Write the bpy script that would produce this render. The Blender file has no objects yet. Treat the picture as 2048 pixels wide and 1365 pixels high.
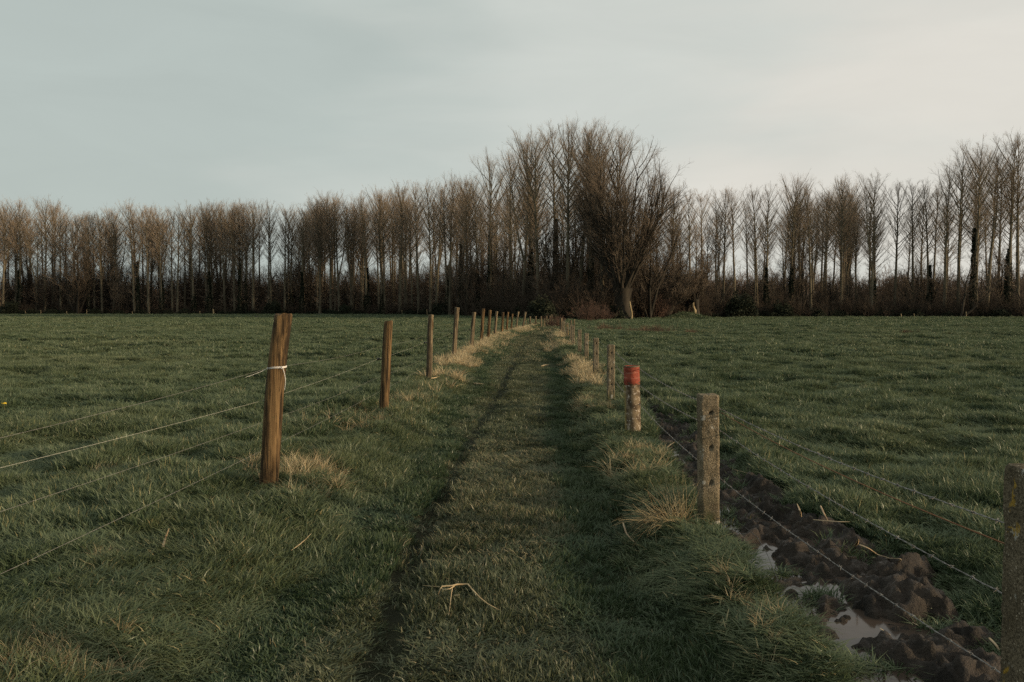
import bpy, math, random
import numpy as np
from mathutils import Vector
R = math.radians
scene = bpy.context.scene
col = scene.collection

# ------------------------------------------------------------------ camera
FPX, CX, CY, HZ, CAMH = 1750.0, 1024.0, 682.5, 617.0, 1.35
PITCH = math.atan((CY - HZ) / FPX)
cd = bpy.data.cameras.new('camera'); cam = bpy.data.objects.new('camera', cd); col.objects.link(cam)
cd.sensor_width = 36.0; cd.lens = FPX / 2048 * 36.0
cd.clip_start = 0.05; cd.clip_end = 4000
cam.location = (0, 0, CAMH); cam.rotation_euler = (R(90) - PITCH, 0, 0)
scene.camera = cam

# ------------------------------------------------------------------ light, sky, exposure
SUN_EL, SUN_AZ = R(11), R(108)          # azimuth measured clockwise from the view direction (+Y)
SUNV = Vector((math.sin(SUN_AZ) * math.cos(SUN_EL), math.cos(SUN_AZ) * math.cos(SUN_EL), math.sin(SUN_EL)))
sd = bpy.data.lights.new('sun', 'SUN'); sun = bpy.data.objects.new('sun', sd); col.objects.link(sun)
sd.energy = 4.3; sd.angle = R(4); sd.color = (1.0, 0.78, 0.50)
sun.rotation_euler = (-SUNV).to_track_quat('-Z', 'Y').to_euler()
sun.location = (30, -20, 30)

world = bpy.data.worlds.new('World'); scene.world = world; world.use_nodes = True
wt = world.node_tree; wt.nodes.clear()
def wn(t, **k):
    n = wt.nodes.new(t)
    for a, b in k.items(): setattr(n, a, b)
    return n
wout = wn('ShaderNodeOutputWorld'); wbg = wn('ShaderNodeBackground')
sky = wn('ShaderNodeTexSky', sky_type='NISHITA', sun_disc=False, sun_elevation=SUN_EL, sun_rotation=SUN_AZ, air_density=1.0, dust_density=3.0)
scale_sky = wn('ShaderNodeVectorMath', operation='SCALE'); scale_sky.inputs['Scale'].default_value = 0.08
wt.links.new(sky.outputs[0], scale_sky.inputs[0])
tc = wn('ShaderNodeTexCoord')
dot = wn('ShaderNodeVectorMath', operation='DOT_PRODUCT'); dot.inputs[1].default_value = Vector((1.0, 0.22, 0.05)).normalized()
wt.links.new(tc.outputs['Generated'], dot.inputs[0])
mp = wn('ShaderNodeMapping'); mp.inputs['Scale'].default_value = (1.2, 1.0, 5.0); mp.inputs['Rotation'].default_value = (0, R(14), 0)
wt.links.new(tc.outputs['Generated'], mp.inputs[0])
nz = wn('ShaderNodeTexNoise'); nz.inputs['Scale'].default_value = 1.7; nz.inputs['Detail'].default_value = 5; nz.inputs['Roughness'].default_value = 0.45
nz.inputs['Distortion'].default_value = 0.3
wt.links.new(mp.outputs[0], nz.inputs['Vector'])
nm = wn('ShaderNodeMath', operation='MULTIPLY_ADD'); nm.inputs[1].default_value = 0.85; nm.inputs[2].default_value = -0.42
wt.links.new(nz.outputs[0], nm.inputs[0])
ad = wn('ShaderNodeMath', operation='ADD'); wt.links.new(dot.outputs['Value'], ad.inputs[0]); wt.links.new(nm.outputs[0], ad.inputs[1])
rmp = wn('ShaderNodeValToRGB'); wt.links.new(ad.outputs[0], rmp.inputs[0])
cr = rmp.color_ramp; cr.interpolation = 'EASE'
cr.elements[0].position = 0.0; cr.elements[0].color = (0.500, 0.560, 0.530, 1)
cr.elements[1].position = 1.0; cr.elements[1].color = (0.86, 0.80, 0.70, 1)
e = cr.elements.new(0.32); e.color = (0.650, 0.680, 0.636, 1)
e = cr.elements.new(0.62); e.color = (0.775, 0.748, 0.680, 1)
wmix = wn('ShaderNodeMix', data_type='RGBA'); wmix.inputs['Factor'].default_value = 0.92
nz2 = wn('ShaderNodeTexNoise'); nz2.inputs['Scale'].default_value = 4.5; nz2.inputs['Detail'].default_value = 6; nz2.inputs['Roughness'].default_value = 0.55; nz2.inputs['Distortion'].default_value = 0.6
mp2 = wn('ShaderNodeMapping'); mp2.inputs['Scale'].default_value = (1.0, 1.0, 4.0); mp2.inputs['Rotation'].default_value = (0, R(-22), R(20)); wt.links.new(tc.outputs['Generated'], mp2.inputs[0]); wt.links.new(mp2.outputs[0], nz2.inputs['Vector'])
m2 = wn('ShaderNodeMath', operation='MULTIPLY_ADD'); m2.inputs[1].default_value = 0.15; m2.inputs[2].default_value = 0.93; wt.links.new(nz2.outputs[0], m2.inputs[0])
cl = wn('ShaderNodeVectorMath', operation='SCALE'); wt.links.new(rmp.outputs[0], cl.inputs[0]); wt.links.new(m2.outputs[0], cl.inputs['Scale'])
wt.links.new(scale_sky.outputs[0], wmix.inputs['A']); wt.links.new(cl.outputs[0], wmix.inputs['B'])
wt.links.new(wmix.outputs['Result'], wbg.inputs[0]); wbg.inputs[1].default_value = 1.0
wt.links.new(wbg.outputs[0], wout.inputs[0])

scene.view_settings.view_transform = 'Standard'; scene.view_settings.look = 'None'
scene.view_settings.exposure = 0.0; scene.view_settings.gamma = 1.0; scene.view_settings.use_curve_mapping = False
scene.render.engine = 'CYCLES'
scene.cycles.use_denoising = False
scene.cycles.max_bounces = 5; scene.cycles.diffuse_bounces = 2; scene.cycles.glossy_bounces = 2
scene.cycles.transmission_bounces = 3; scene.cycles.transparent_max_bounces = 4
scene.cycles.use_light_tree = False
scene.cycles.sample_clamp_indirect = 4.0

# ------------------------------------------------------------------ helpers: pixels of the 2048x1365 photo to points of the place
SP, CP = math.sin(PITCH), math.cos(PITCH)
def ray(px, py):
    u, v = (px - CX) / FPX, (CY - py) / FPX
    return np.array([u, CP + v * SP, -SP + v * CP])
def G(px, py, z=0.0):
    r = ray(px, py); t = (z - CAMH) / r[2]
    return np.array([r[0] * t, r[1] * t, z])
def D(px, py, y):
    r = ray(px, py); t = y / r[1]
    return np.array([r[0] * t, y, CAMH + r[2] * t])

def hash2(ix, iy, seed):
    h = (ix.astype(np.int64) * 374761393 + iy.astype(np.int64) * 668265263 + seed * 974711) & 0x7fffffff
    h = ((h ^ (h >> 13)) * 1274126177) & 0x7fffffff
    return ((h ^ (h >> 16)) & 0xffff) / 65535.0
def vnoise(x, y, seed=0):
    x = np.asarray(x, float); y = np.asarray(y, float)
    ix = np.floor(x); iy = np.floor(y); fx = x - ix; fy = y - iy
    fx = fx * fx * fx * (fx * (fx * 6 - 15) + 10); fy = fy * fy * fy * (fy * (fy * 6 - 15) + 10)
    a = hash2(ix, iy, seed); b = hash2(ix + 1, iy, seed); c = hash2(ix, iy + 1, seed); d = hash2(ix + 1, iy + 1, seed)
    return a + (b - a) * fx + (c - a) * fy + (a - b - c + d) * fx * fy
def fbm(x, y, seed=0, oct=4):
    s = 0; a = 0.5; t = 0
    for i in range(oct):
        s = s + a * vnoise(x * 2 ** i + 17.3 * i, y * 2 ** i - 9.1 * i, seed + i); t += a; a *= 0.5
    return s / t
def sstep(a, b, x):
    t = np.clip((x - a) / (b - a), 0, 1); return t * t * (3 - 2 * t)

# ------------------------------------------------------------------ helpers: objects
def tag(o, label=None, cat=None, group=None, kind=None):
    if label: o['label'] = label
    if cat: o['category'] = cat
    if group: o['group'] = group
    if kind: o['kind'] = kind
    return o
def mesh_from(name, verts, faces, mat=None, attrs=None, smooth=True):
    me = bpy.data.meshes.new(name)
    verts = np.asarray(verts, np.float32)
    if isinstance(faces, list) and faces and isinstance(faces[0], np.ndarray):
        fl = faces
    else:
        fl = [np.asarray(faces, np.int32)]
    fl = [f for f in fl if len(f)]
    loops = np.concatenate([f.ravel() for f in fl]).astype(np.int32)
    sizes = np.concatenate([np.full(len(f), f.shape[1], np.int32) for f in fl])
    starts = np.concatenate([[0], np.cumsum(sizes)[:-1]]).astype(np.int32)
    me.vertices.add(len(verts)); me.vertices.foreach_set('co', verts.ravel())
    me.loops.add(len(loops)); me.loops.foreach_set('vertex_index', loops)
    me.polygons.add(len(sizes)); me.polygons.foreach_set('loop_start', starts)
    me.polygons.foreach_set('use_smooth', np.full(len(sizes), smooth, bool))
    me.update(calc_edges=True)
    if attrs:
        for k, v in attrs.items():
            at = me.attributes.new(k, 'FLOAT', 'POINT'); at.data.foreach_set('value', np.asarray(v, np.float32))
    if mat: me.materials.append(mat)
    return me
def add(name, me, parent=None, loc=(0, 0, 0), rot=(0, 0, 0)):
    o = bpy.data.objects.new(name, me); col.objects.link(o)
    o.location = loc; o.rotation_euler = rot
    if parent: o.parent = parent
    return o
def empty(name, loc):
    o = bpy.data.objects.new(name, None); col.objects.link(o); o.location = loc; o.empty_display_size = 0.2
    return o

def tubes(P, Rad, k=4, cap=True):
    """P (n,m,3) centre lines, Rad (n,m) radii -> verts, quads(list)"""
    P = np.asarray(P, float); Rad = np.asarray(Rad, float); n, m, _ = P.shape
    T = np.gradient(P, axis=1); T /= np.linalg.norm(T, axis=2, keepdims=True) + 1e-9
    ref = np.where(np.abs(T[..., 2:3]) > 0.9, np.array([1., 0, 0]), np.array([0, 0, 1.]))
    ref = np.broadcast_to(ref[:, :1], T.shape)
    A = np.cross(T, ref); A /= np.linalg.norm(A, axis=2, keepdims=True) + 1e-9
    B = np.cross(T, A)
    ang = np.arange(k) * 2 * np.pi / k
    V = P[:, :, None, :] + Rad[:, :, None, None] * (A[:, :, None, :] * np.cos(ang)[None, None, :, None] + B[:, :, None, :] * np.sin(ang)[None, None, :, None])
    idx = np.arange(n * m * k).reshape(n, m, k)
    a = idx[:, :-1, :]; b = np.roll(a, -1, axis=2); c = idx[:, 1:, :]; d = np.roll(c, -1, axis=2)
    Q = np.stack([a, c, d, b], -1).reshape(-1, 4)
    return V.reshape(-1, 3), Q
class MB:
    def __init__(s): s.v = []; s.f = {}; s.n = 0
    def put(s, v, *fs):
        v = np.asarray(v, float)
        for f in fs:
            f = np.asarray(f, np.int64)
            if len(f): s.f.setdefault(f.shape[1], []).append(f + s.n)
        s.v.append(v); s.n += len(v)
    def tube(s, pts, rad, k=6, cap=False):
        pts = np.asarray(pts, float); rad = np.broadcast_to(np.asarray(rad, float), (len(pts),))
        v, q = tubes(pts[None], rad[None], k); n = len(v)
        if cap:
            v = np.vstack([v, pts[0], pts[-1]])
            i = np.arange(k); j = (i + 1) % k
            t1 = np.stack([i, j, np.full(k, n)], 1); t2 = np.stack([n - k + j, n - k + i, np.full(k, n + 1)], 1)
            s.put(v, q, np.vstack([t1, t2]))
        else: s.put(v, q)
    def box(s, c, h):
        c = np.array(c, float); h = np.array(h, float)
        v = np.array([[x, y, z] for x in (-1, 1) for y in (-1, 1) for z in (-1, 1)]) * h + c
        s.put(v, [[0, 1, 3, 2], [4, 6, 7, 5], [0, 4, 5, 1], [2, 3, 7, 6], [0, 2, 6, 4], [1, 5, 7, 3]])
    def mesh(s, name, mat, smooth=True, attrs=None):
        return mesh_from(name, np.vstack(s.v), [np.vstack(f) for f in s.f.values()], mat, attrs, smooth)

# ------------------------------------------------------------------ helpers: materials
def new_mat(name):
    m = bpy.data.materials.new(name); m.use_nodes = True
    nt = m.node_tree; nt.nodes.clear()
    return m, nt
class NT:
    def __init__(s, nt): s.nt = nt
    def n(s, t, ins=None, **k):
        x = s.nt.nodes.new(t)
        for a, b in k.items(): setattr(x, a, b)
        if ins:
            for a, b in ins.items():
                if hasattr(b, 'is_output') or hasattr(b, 'links'): s.nt.links.new(b, x.inputs[a])
                else: x.inputs[a].default_value = b
        return x
    def pos(s): return s.n('ShaderNodeNewGeometry').outputs['Position']
    def objc(s): return s.n('ShaderNodeTexCoord').outputs['Object']
    def attr(s, name): return s.n('ShaderNodeAttribute', attribute_name=name).outputs['Fac']
    def rnd(s): return s.n('ShaderNodeObjectInfo').outputs['Random']
    def noise(s, vec, scale, detail=4, rough=0.55, dist=0.0):
        return s.n('ShaderNodeTexNoise', {'Vector': vec, 'Scale': scale, 'Detail': detail, 'Roughness': rough, 'Distortion': dist}).outputs[0]
    def mapv(s, vec, sc, loc=(0, 0, 0)): return s.n('ShaderNodeMapping', {'Vector': vec, 'Scale': sc, 'Location': loc}).outputs[0]
    def m(s, op, a, b=0.0, c=0.0, clamp=False): return s.n('ShaderNodeMath', {0: a, 1: b, 2: c}, operation=op, use_clamp=clamp).outputs[0]
    def rng(s, v, a, b, c=0.0, d=1.0): return s.n('ShaderNodeMapRange', {'Value': v, 'From Min': a, 'From Max': b, 'To Min': c, 'To Max': d}, interpolation_type='SMOOTHSTEP').outputs[0]
    def mix(s, f, a, b, bt='MIX'):
        def c(v): return tuple(v) + (1,) if isinstance(v, (tuple, list)) and len(v) == 3 else v
        return s.n('ShaderNodeMix', {'Factor': f, 'A': c(a), 'B': c(b)}, data_type='RGBA', blend_type=bt).outputs['Result'] if False else s._mix(f, c(a), c(b), bt)
    def _mix(s, f, a, b, bt):
        x = s.nt.nodes.new('ShaderNodeMix'); x.data_type = 'RGBA'; x.blend_type = bt
        for i, v in ((0, f), (6, a), (7, b)):
            if hasattr(v, 'links'): s.nt.links.new(v, x.inputs[i])
            else: x.inputs[i].default_value = v
        return x.outputs[2]
    def bump(s, h, dist, strength=1.0): return s.n('ShaderNodeBump', {'Height': h, 'Distance': dist, 'Strength': strength}).outputs[0]
    def out(s, sh): s.n('ShaderNodeOutputMaterial', {'Surface': sh})
    def pbr(s, base, rough=0.8, normal=None, spec=0.3, **k):
        ins = {'Base Color': base, 'Roughness': rough, 'Specular IOR Level': spec}
        if normal is not None: ins['Normal'] = normal
        ins.update(k)
        return s.n('ShaderNodeBsdfPrincipled', ins).outputs[0]

def grass_mat(name, dark, mid, tip, dry, dry_amt, nscale=0.35, transl=0.24):
    m, nt = new_mat(name); t = NT(nt)
    p = t.pos()
    big = t.rng(t.noise(p, nscale, 3), 0.35, 0.65)
    fine = t.rng(t.noise(p, 2.3, 3), 0.3, 0.7)
    c = t.mix(big, dark, mid)
    c = t.mix(t.m('MULTIPLY', fine, 0.5), c, dark)
    c = t.mix(t.rng(t.noise(p, 0.11, 4, 0.6), 0.48, 0.66, 0, 0.35), c, t.mix(0.45, mid, dry))
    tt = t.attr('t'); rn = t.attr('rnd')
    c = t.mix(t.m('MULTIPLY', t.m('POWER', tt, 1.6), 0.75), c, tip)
    isdry = t.m('LESS_THAN', rn, dry_amt)
    c = t.mix(t.m('MULTIPLY', isdry, 0.85), c, dry)
    c = t.mix(t.m('MULTIPLY', t.rng(t.rnd(), 0, 1), 0.35), c, t.mix(0.5, c, dark))
    d = t.n('ShaderNodeBsdfDiffuse', {'Color': c}).outputs[0]
    tr = t.n('ShaderNodeBsdfTranslucent', {'Color': c}).outputs[0]
    g = t.n('ShaderNodeBsdfGlossy', {'Color': (1, 1, 1, 1), 'Roughness': 0.42}).outputs[0]
    s1 = t.n('ShaderNodeMixShader', {0: transl, 1: d, 2: tr}).outputs[0]
    s2 = t.n('ShaderNodeMixShader', {0: 0.022, 1: s1, 2: g}).outputs[0]
    t.out(s2); return m

M = {}
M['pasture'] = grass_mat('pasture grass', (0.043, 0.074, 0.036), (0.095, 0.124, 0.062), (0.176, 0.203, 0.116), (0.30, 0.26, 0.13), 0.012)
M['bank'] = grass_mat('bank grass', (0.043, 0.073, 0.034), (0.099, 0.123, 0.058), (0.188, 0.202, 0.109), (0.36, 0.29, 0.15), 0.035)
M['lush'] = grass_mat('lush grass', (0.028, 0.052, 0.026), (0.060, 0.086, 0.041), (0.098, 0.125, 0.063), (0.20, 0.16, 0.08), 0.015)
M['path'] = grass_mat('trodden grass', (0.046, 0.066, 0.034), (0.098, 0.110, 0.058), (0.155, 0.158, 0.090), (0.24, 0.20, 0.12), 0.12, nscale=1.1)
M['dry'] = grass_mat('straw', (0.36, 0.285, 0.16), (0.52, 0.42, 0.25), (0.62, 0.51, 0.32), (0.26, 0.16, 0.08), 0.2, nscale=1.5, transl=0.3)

def simple(name, c1, c2, scale, rough=0.85, bump=0.0, bscale=None, stretch=(1, 1, 1), spec=0.25, rnd=0.0):
    m, nt = new_mat(name); t = NT(nt)
    v = t.mapv(t.objc(), stretch)
    nn = t.noise(v, scale, 6, 0.6)
    c = t.mix(t.rng(nn, 0.32, 0.68), c1, c2)
    if rnd: c = t.mix(t.m('MULTIPLY', t.rnd(), rnd), c, (0.02, 0.018, 0.012))
    nrm = t.bump(t.noise(v, bscale or scale * 3, 6, 0.65), bump) if bump else None
    t.out(t.pbr(c, rough, nrm, spec)); return m
M['bark'] = simple('poplar bark', (0.085, 0.070, 0.046), (0.190, 0.160, 0.108), 1.3, 0.9, 0.02, 6, (1, 1, 0.25), rnd=0.45)
M['twig'] = simple('twigs', (0.235, 0.172, 0.124), (0.345, 0.262, 0.190), 0.8, 0.8, rnd=0.25)
M['darkbark'] = simple('dark bark', (0.018, 0.014, 0.010), (0.046, 0.037, 0.026), 1.6, 0.9, 0.02, 7, (1, 1, 0.3), rnd=0.3)
M['darktwig'] = simple('dark twigs', (0.110, 0.082, 0.058), (0.170, 0.130, 0.094), 0.8, 0.85, rnd=0.3)
M['brush'] = simple('brush stems', (0.040, 0.030, 0.021), (0.085, 0.060, 0.042), 0.6, 0.9, rnd=0.3)
M['redbrush'] = simple('red brown brush', (0.080, 0.047, 0.034), (0.13, 0.078, 0.055), 0.6, 0.9)
M['farbrush'] = simple('far brown wood', (0.11, 0.075, 0.055), (0.16, 0.11, 0.08), 0.1, 0.9)
M['ivy'] = simple('ivy leaves', (0.014, 0.018, 0.011), (0.034, 0.038, 0.023), 2.5, 0.8, spec=0.1)
M['palewood'] = simple('pale split wood', (0.22, 0.16, 0.085), (0.38, 0.29, 0.165), 2.0, 0.8, 0.01, 9, (3, 3, 0.5))
M['straw'] = simple('straw stem', (0.36, 0.25, 0.13), (0.55, 0.42, 0.25), 18, 0.7)
M['reed'] = simple('reed leaf', (0.26, 0.18, 0.11), (0.46, 0.35, 0.22), 14, 0.7)
M['brownweed'] = simple('brown weed', (0.075, 0.048, 0.032), (0.15, 0.10, 0.062), 6, 0.9)
M['steel'] = simple('galvanised wire', (0.14, 0.13, 0.12), (0.25, 0.235, 0.22), 30, 0.6, spec=0.5)
M['rust'] = simple('rusty wire', (0.12, 0.055, 0.026), (0.20, 0.09, 0.04), 30, 0.8)
M['polywire'] = simple('electric fence twine', (0.34, 0.33, 0.28), (0.46, 0.44, 0.38), 30, 0.6)
M['twine'] = simple('white twine', (0.62, 0.58, 0.54), (0.78, 0.74, 0.70), 40, 0.8)
M['plastic'] = simple('black plastic', (0.012, 0.012, 0.013), (0.02, 0.02, 0.02), 20, 0.45, spec=0.5)
M['crow'] = simple('black feathers', (0.010, 0.010, 0.012), (0.020, 0.020, 0.022), 20, 0.6)
M['yellowflower'] = simple('yellow petals', (0.65, 0.45, 0.03), (0.75, 0.55, 0.06), 60, 0.7)

def wood_mat(name, dark, mid, light):
    m, nt = new_mat(name); t = NT(nt)
    oc = t.objc(); off = t.n('ShaderNodeCombineXYZ', {0: t.m('MULTIPLY', t.rnd(), 37.0), 1: t.m('MULTIPLY', t.rnd(), 11.0), 2: 0.0}).outputs[0]
    v = t.n('ShaderNodeVectorMath', {0: oc, 1: off}, operation='ADD').outputs[0]
    grain = t.noise(t.mapv(v, (70, 70, 2.2)), 1.0, 6, 0.65, 0.4)
    patch = t.noise(t.mapv(v, (20, 20, 1.6)), 1.0, 5, 0.65)
    crack = t.noise(t.mapv(v, (60, 60, 1.3)), 1.0, 3, 0.5)
    c = t.mix(t.rng(grain, 0.3, 0.7), mid, light)
    c = t.mix(t.rng(patch, 0.44, 0.58, 0, 0.9), c, dark)
    c = t.mix(t.rng(crack, 0.66, 0.71, 0, 0.8), c, (0.016, 0.011, 0.007))
    moss = t.noise(v, 13.0, 5, 0.6)
    c = t.mix(t.rng(moss, 0.60, 0.74, 0, 0.5), c, (0.085, 0.088, 0.040))
    h = t.m('SUBTRACT', grain, t.m('MULTIPLY', t.rng(crack, 0.58, 0.7), 2.0))
    t.out(t.pbr(c, 0.85, t.bump(h, 0.010), 0.2)); return m
M['wood'] = wood_mat('weathered post wood', (0.020, 0.013, 0.007), (0.088, 0.051, 0.022), (0.205, 0.128, 0.058))
M['greywood'] = wood_mat('greyed post wood', (0.045, 0.033, 0.021), (0.125, 0.092, 0.055), (0.240, 0.185, 0.115))

def concrete_mat(name, lichen=0.0, tone=1.0, warm=True):
    m, nt = new_mat(name); t = NT(nt)
    oc = t.objc(); off = t.n('ShaderNodeCombineXYZ', {0: t.m('MULTIPLY', t.rnd(), 23.0), 1: t.m('MULTIPLY', t.rnd(), 7.0), 2: 0.0}).outputs[0]
    v = t.n('ShaderNodeVectorMath', {0: oc, 1: off}, operation='ADD').outputs[0]
    big = t.noise(v, 7, 5, 0.65); fine = t.noise(v, 130, 4, 0.7)
    k = tone
    c = t.mix(t.rng(big, 0.3, 0.7), (0.150 * k, 0.118 * k, 0.074 * k), (0.285 * k, 0.230 * k, 0.155 * k))
    c = t.mix(t.rng(fine, 0.42, 0.62, 0, 0.75), c, (0.045 * k, 0.036 * k, 0.022 * k))
    spk = t.n('ShaderNodeTexVoronoi', {'Vector': v, 'Scale': 95.0}).outputs['Distance']
    sel = t.noise(v, 60, 2)
    c = t.mix(t.m('MULTIPLY', t.rng(spk, 0.30, 0.16), t.rng(sel, 0.50, 0.58)), c, (0.42, 0.36, 0.27))
    z = t.n('ShaderNodeSeparateXYZ', {0: oc}).outputs[2]
    c = t.mix(t.m('MULTIPLY', t.rng(z, 0.22, 0.0), t.rng(big, 0.35, 0.6)), c, (0.055, 0.058, 0.026))
    wl = t.rng(t.noise(v, 11, 3, 0.5), 0.66, 0.69)
    c = t.mix(t.m('MULTIPLY', wl, 0.8), c, (0.40, 0.38, 0.33))
    if lichen:
        yl = t.rng(t.noise(v, 12, 4, 0.55, 0.5), 0.635 - lichen * 0.05, 0.67 - lichen * 0.05)
        c = t.mix(t.m('MULTIPLY', yl, 0.85), c, (0.34, 0.21, 0.03))
    t.out(t.pbr(c, 0.92, t.bump(t.m('ADD', fine, t.m('MULTIPLY', spk, -0.6)), 0.006), 0.2)); return m
M['concrete'] = concrete_mat('pebbled concrete')
M['lichen_concrete'] = concrete_mat('concrete with yellow lichen', 0.6)
M['grey_concrete'] = concrete_mat('grey concrete with lichen spots', 0.35, 0.8)
def redpost_mats():
    m, nt = new_mat('lichen stained concrete'); t = NT(nt)
    v = t.objc()
    a = t.noise(t.mapv(v, (16, 16, 9)), 1.0, 5, 0.6); b = t.noise(v, 26, 5, 0.65)
    c = t.mix(t.rng(a, 0.42, 0.56), (0.075, 0.052, 0.032), (0.180, 0.135, 0.085))
    c = t.mix(t.rng(b, 0.55, 0.62, 0, 0.9), c, (0.44, 0.38, 0.32))
    x = t.n('ShaderNodeSeparateXYZ', {0: v}).outputs[0]
    c = t.mix(t.rng(x, -0.066, -0.08, 0, 0.6), c, (0.28, 0.21, 0.06))
    t.out(t.pbr(c, 0.9, t.bump(b, 0.006), 0.2)); M['redpost'] = m
    m, nt = new_mat('faded red paint'); t = NT(nt)
    v = t.objc(); b = t.noise(v, 22, 5, 0.65); a = t.noise(t.mapv(v, (6, 6, 60)), 1.0, 3)
    c = t.mix(t.rng(b, 0.35, 0.65), (0.19, 0.036, 0.020), (0.30, 0.066, 0.036))
    c = t.mix(t.rng(a, 0.62, 0.68, 0, 0.4), c, (0.42, 0.22, 0.16))
    z = t.n('ShaderNodeSeparateXYZ', {0: v}).outputs[2]; ch = t.noise(v, 34, 5, 0.6)
    wear = t.m('ADD', ch, t.rng(z, 0.585, 0.525, 0, 0.20))
    c = t.mix(t.rng(wear, 0.64, 0.70, 0, 0.9), c, (0.085, 0.058, 0.036))
    c = t.mix(t.rng(t.noise(t.mapv(v, (30, 30, 5)), 1.0, 4), 0.55, 0.75, 0, 0.45), c, (0.12, 0.035, 0.022))
    t.out(t.pbr(c, 0.75, t.bump(t.m('ADD', b, ch), 0.003), 0.25)); M['redpaint'] = m
redpost_mats()

# ------------------------------------------------------------------ lie of the land
LY = [0, 3.3, 6.6, 11.5, 16.5, 23, 28, 33.7, 38, 43, 46, 50, 51.5, 56, 58, 64, 70, 80, 110]
LX = [-2.02, -1.95, -1.84, -1.68, -1.57, -1.53, -1.32, -1.19, -1.05, -.85, -.60, -.31, -.10, .26, .60, 1.2, 1.9, 4.2, 9]
RY = [0, 2.4, 5.62, 9.5, 12.8, 17.6, 22.5, 26, 30.3, 34.7, 38.7, 43, 47, 49, 58, 66, 72, 80, 110]
RX = [1.55, 1.42, 1.28, 1.31, 1.47, 1.69, 1.91, 1.97, 2.11, 2.34, 2.45, 2.60, 2.75, 2.78, 3.5, 4.7, 5.6, 8.0, 13]
def xl(y): return np.interp(y, LY, LX)
def xr(y): return np.interp(y, RY, RX)
def rutx(y): return np.interp(y, [0, 3.16, 6.3, 9, 15.4, 28, 50, 70], [-.60, -.58, -.59, -.48, -.21, .20, 1.1, 3.0])
EPX = [-2500, -900, 0, 600, 780, 880, 960, 1050, 1130, 1240, 1350, 1450, 1700, 2048, 3000, 4500]
EDD = [230, 195, 178, 176, 166, 152, 132, 108, 97, 99, 108, 119, 122, 117, 105, 100]
def px_of(x, y): return CX + FPX * np.asarray(x) / np.maximum(np.asarray(y), 0.5)
def edge_d(px): return np.interp(px, EPX, EDD)
def mud_left(y): return xr(y) + np.interp(y, [2, 3.2, 6, 9, 13], [-0.08, -0.07, 0.06, 0.22, 0.45]) + 0.10 * (vnoise(np.asarray(y) * 2.2, 3.1, 77) - .5)
def mud_right(y): return np.interp(y, [0, 2, 3.2, 5, 9, 13, 17], [2.2, 2.22, 2.25, 2.15, 2.15, 2.15, 2.05]) + 0.65 * (fbm(np.asarray(y) * 1.7, 8.2, 78, 3) - .5) - 0.05
def mud_mask(x, y):
    a = sstep(-0.06, 0.06, x - mud_left(y)) * sstep(-0.10, 0.10, mud_right(y) - x)
    return a * sstep(17, 13, y) * sstep(0.4, 1.0, y)
def H(x, y, detail=True):
    x = np.asarray(x, float); y = np.asarray(y, float)
    a, b = xl(y), xr(y)
    inside = sstep(0.2, 0.75, x - a) * sstep(0.2, 0.65, b - x)
    fade = sstep(110, 75, y)
    z = -0.15 * inside * fade
    z = z - 0.05 * (sstep(-0.3, -1.2, x - a) + sstep(0.2, 0.8, x - b)) * fade
    z = z - 0.06 * np.exp(-((x - rutx(y)) / 0.10) ** 2) * fade * (0.5 + vnoise(y * 1.3, 1.0, 5))
    z = z - 0.04 * np.exp(-((x - rutx(y) - 1.25) / 0.16) ** 2) * fade
    z = z - 0.26 * mud_mask(x, y)
    flat = 1 - 0.85 * np.exp(-((x - a) / .4) ** 2) - 0.85 * np.exp(-((x - b) / .4) ** 2)
    if detail:
        far = sstep(2, 12, y)
        z = z + (fbm(x * 1.1, y * 1.1, 11, 3) - .5) * 0.15 * (1 - 0.8 * inside) * np.clip(flat, 0, 1) + (fbm(x * 3.3, y * 3.3, 31, 2) - .5) * 0.045
        outf = sstep(0.0, 1.5, np.maximum(a - x, x - b - 0.8))
        z = z + outf * (fbm(x * 0.22, y * 0.40, 51, 3) - .5) * 0.26 * sstep(5, 25, np.hypot(x, y))
    # low grassy mound by the leaning pollards
    z = z + 0.75 * np.exp(-(((x - 21.0) / 2.2) ** 2 + ((y - 106) / 3.0) ** 2))
    return z

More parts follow.
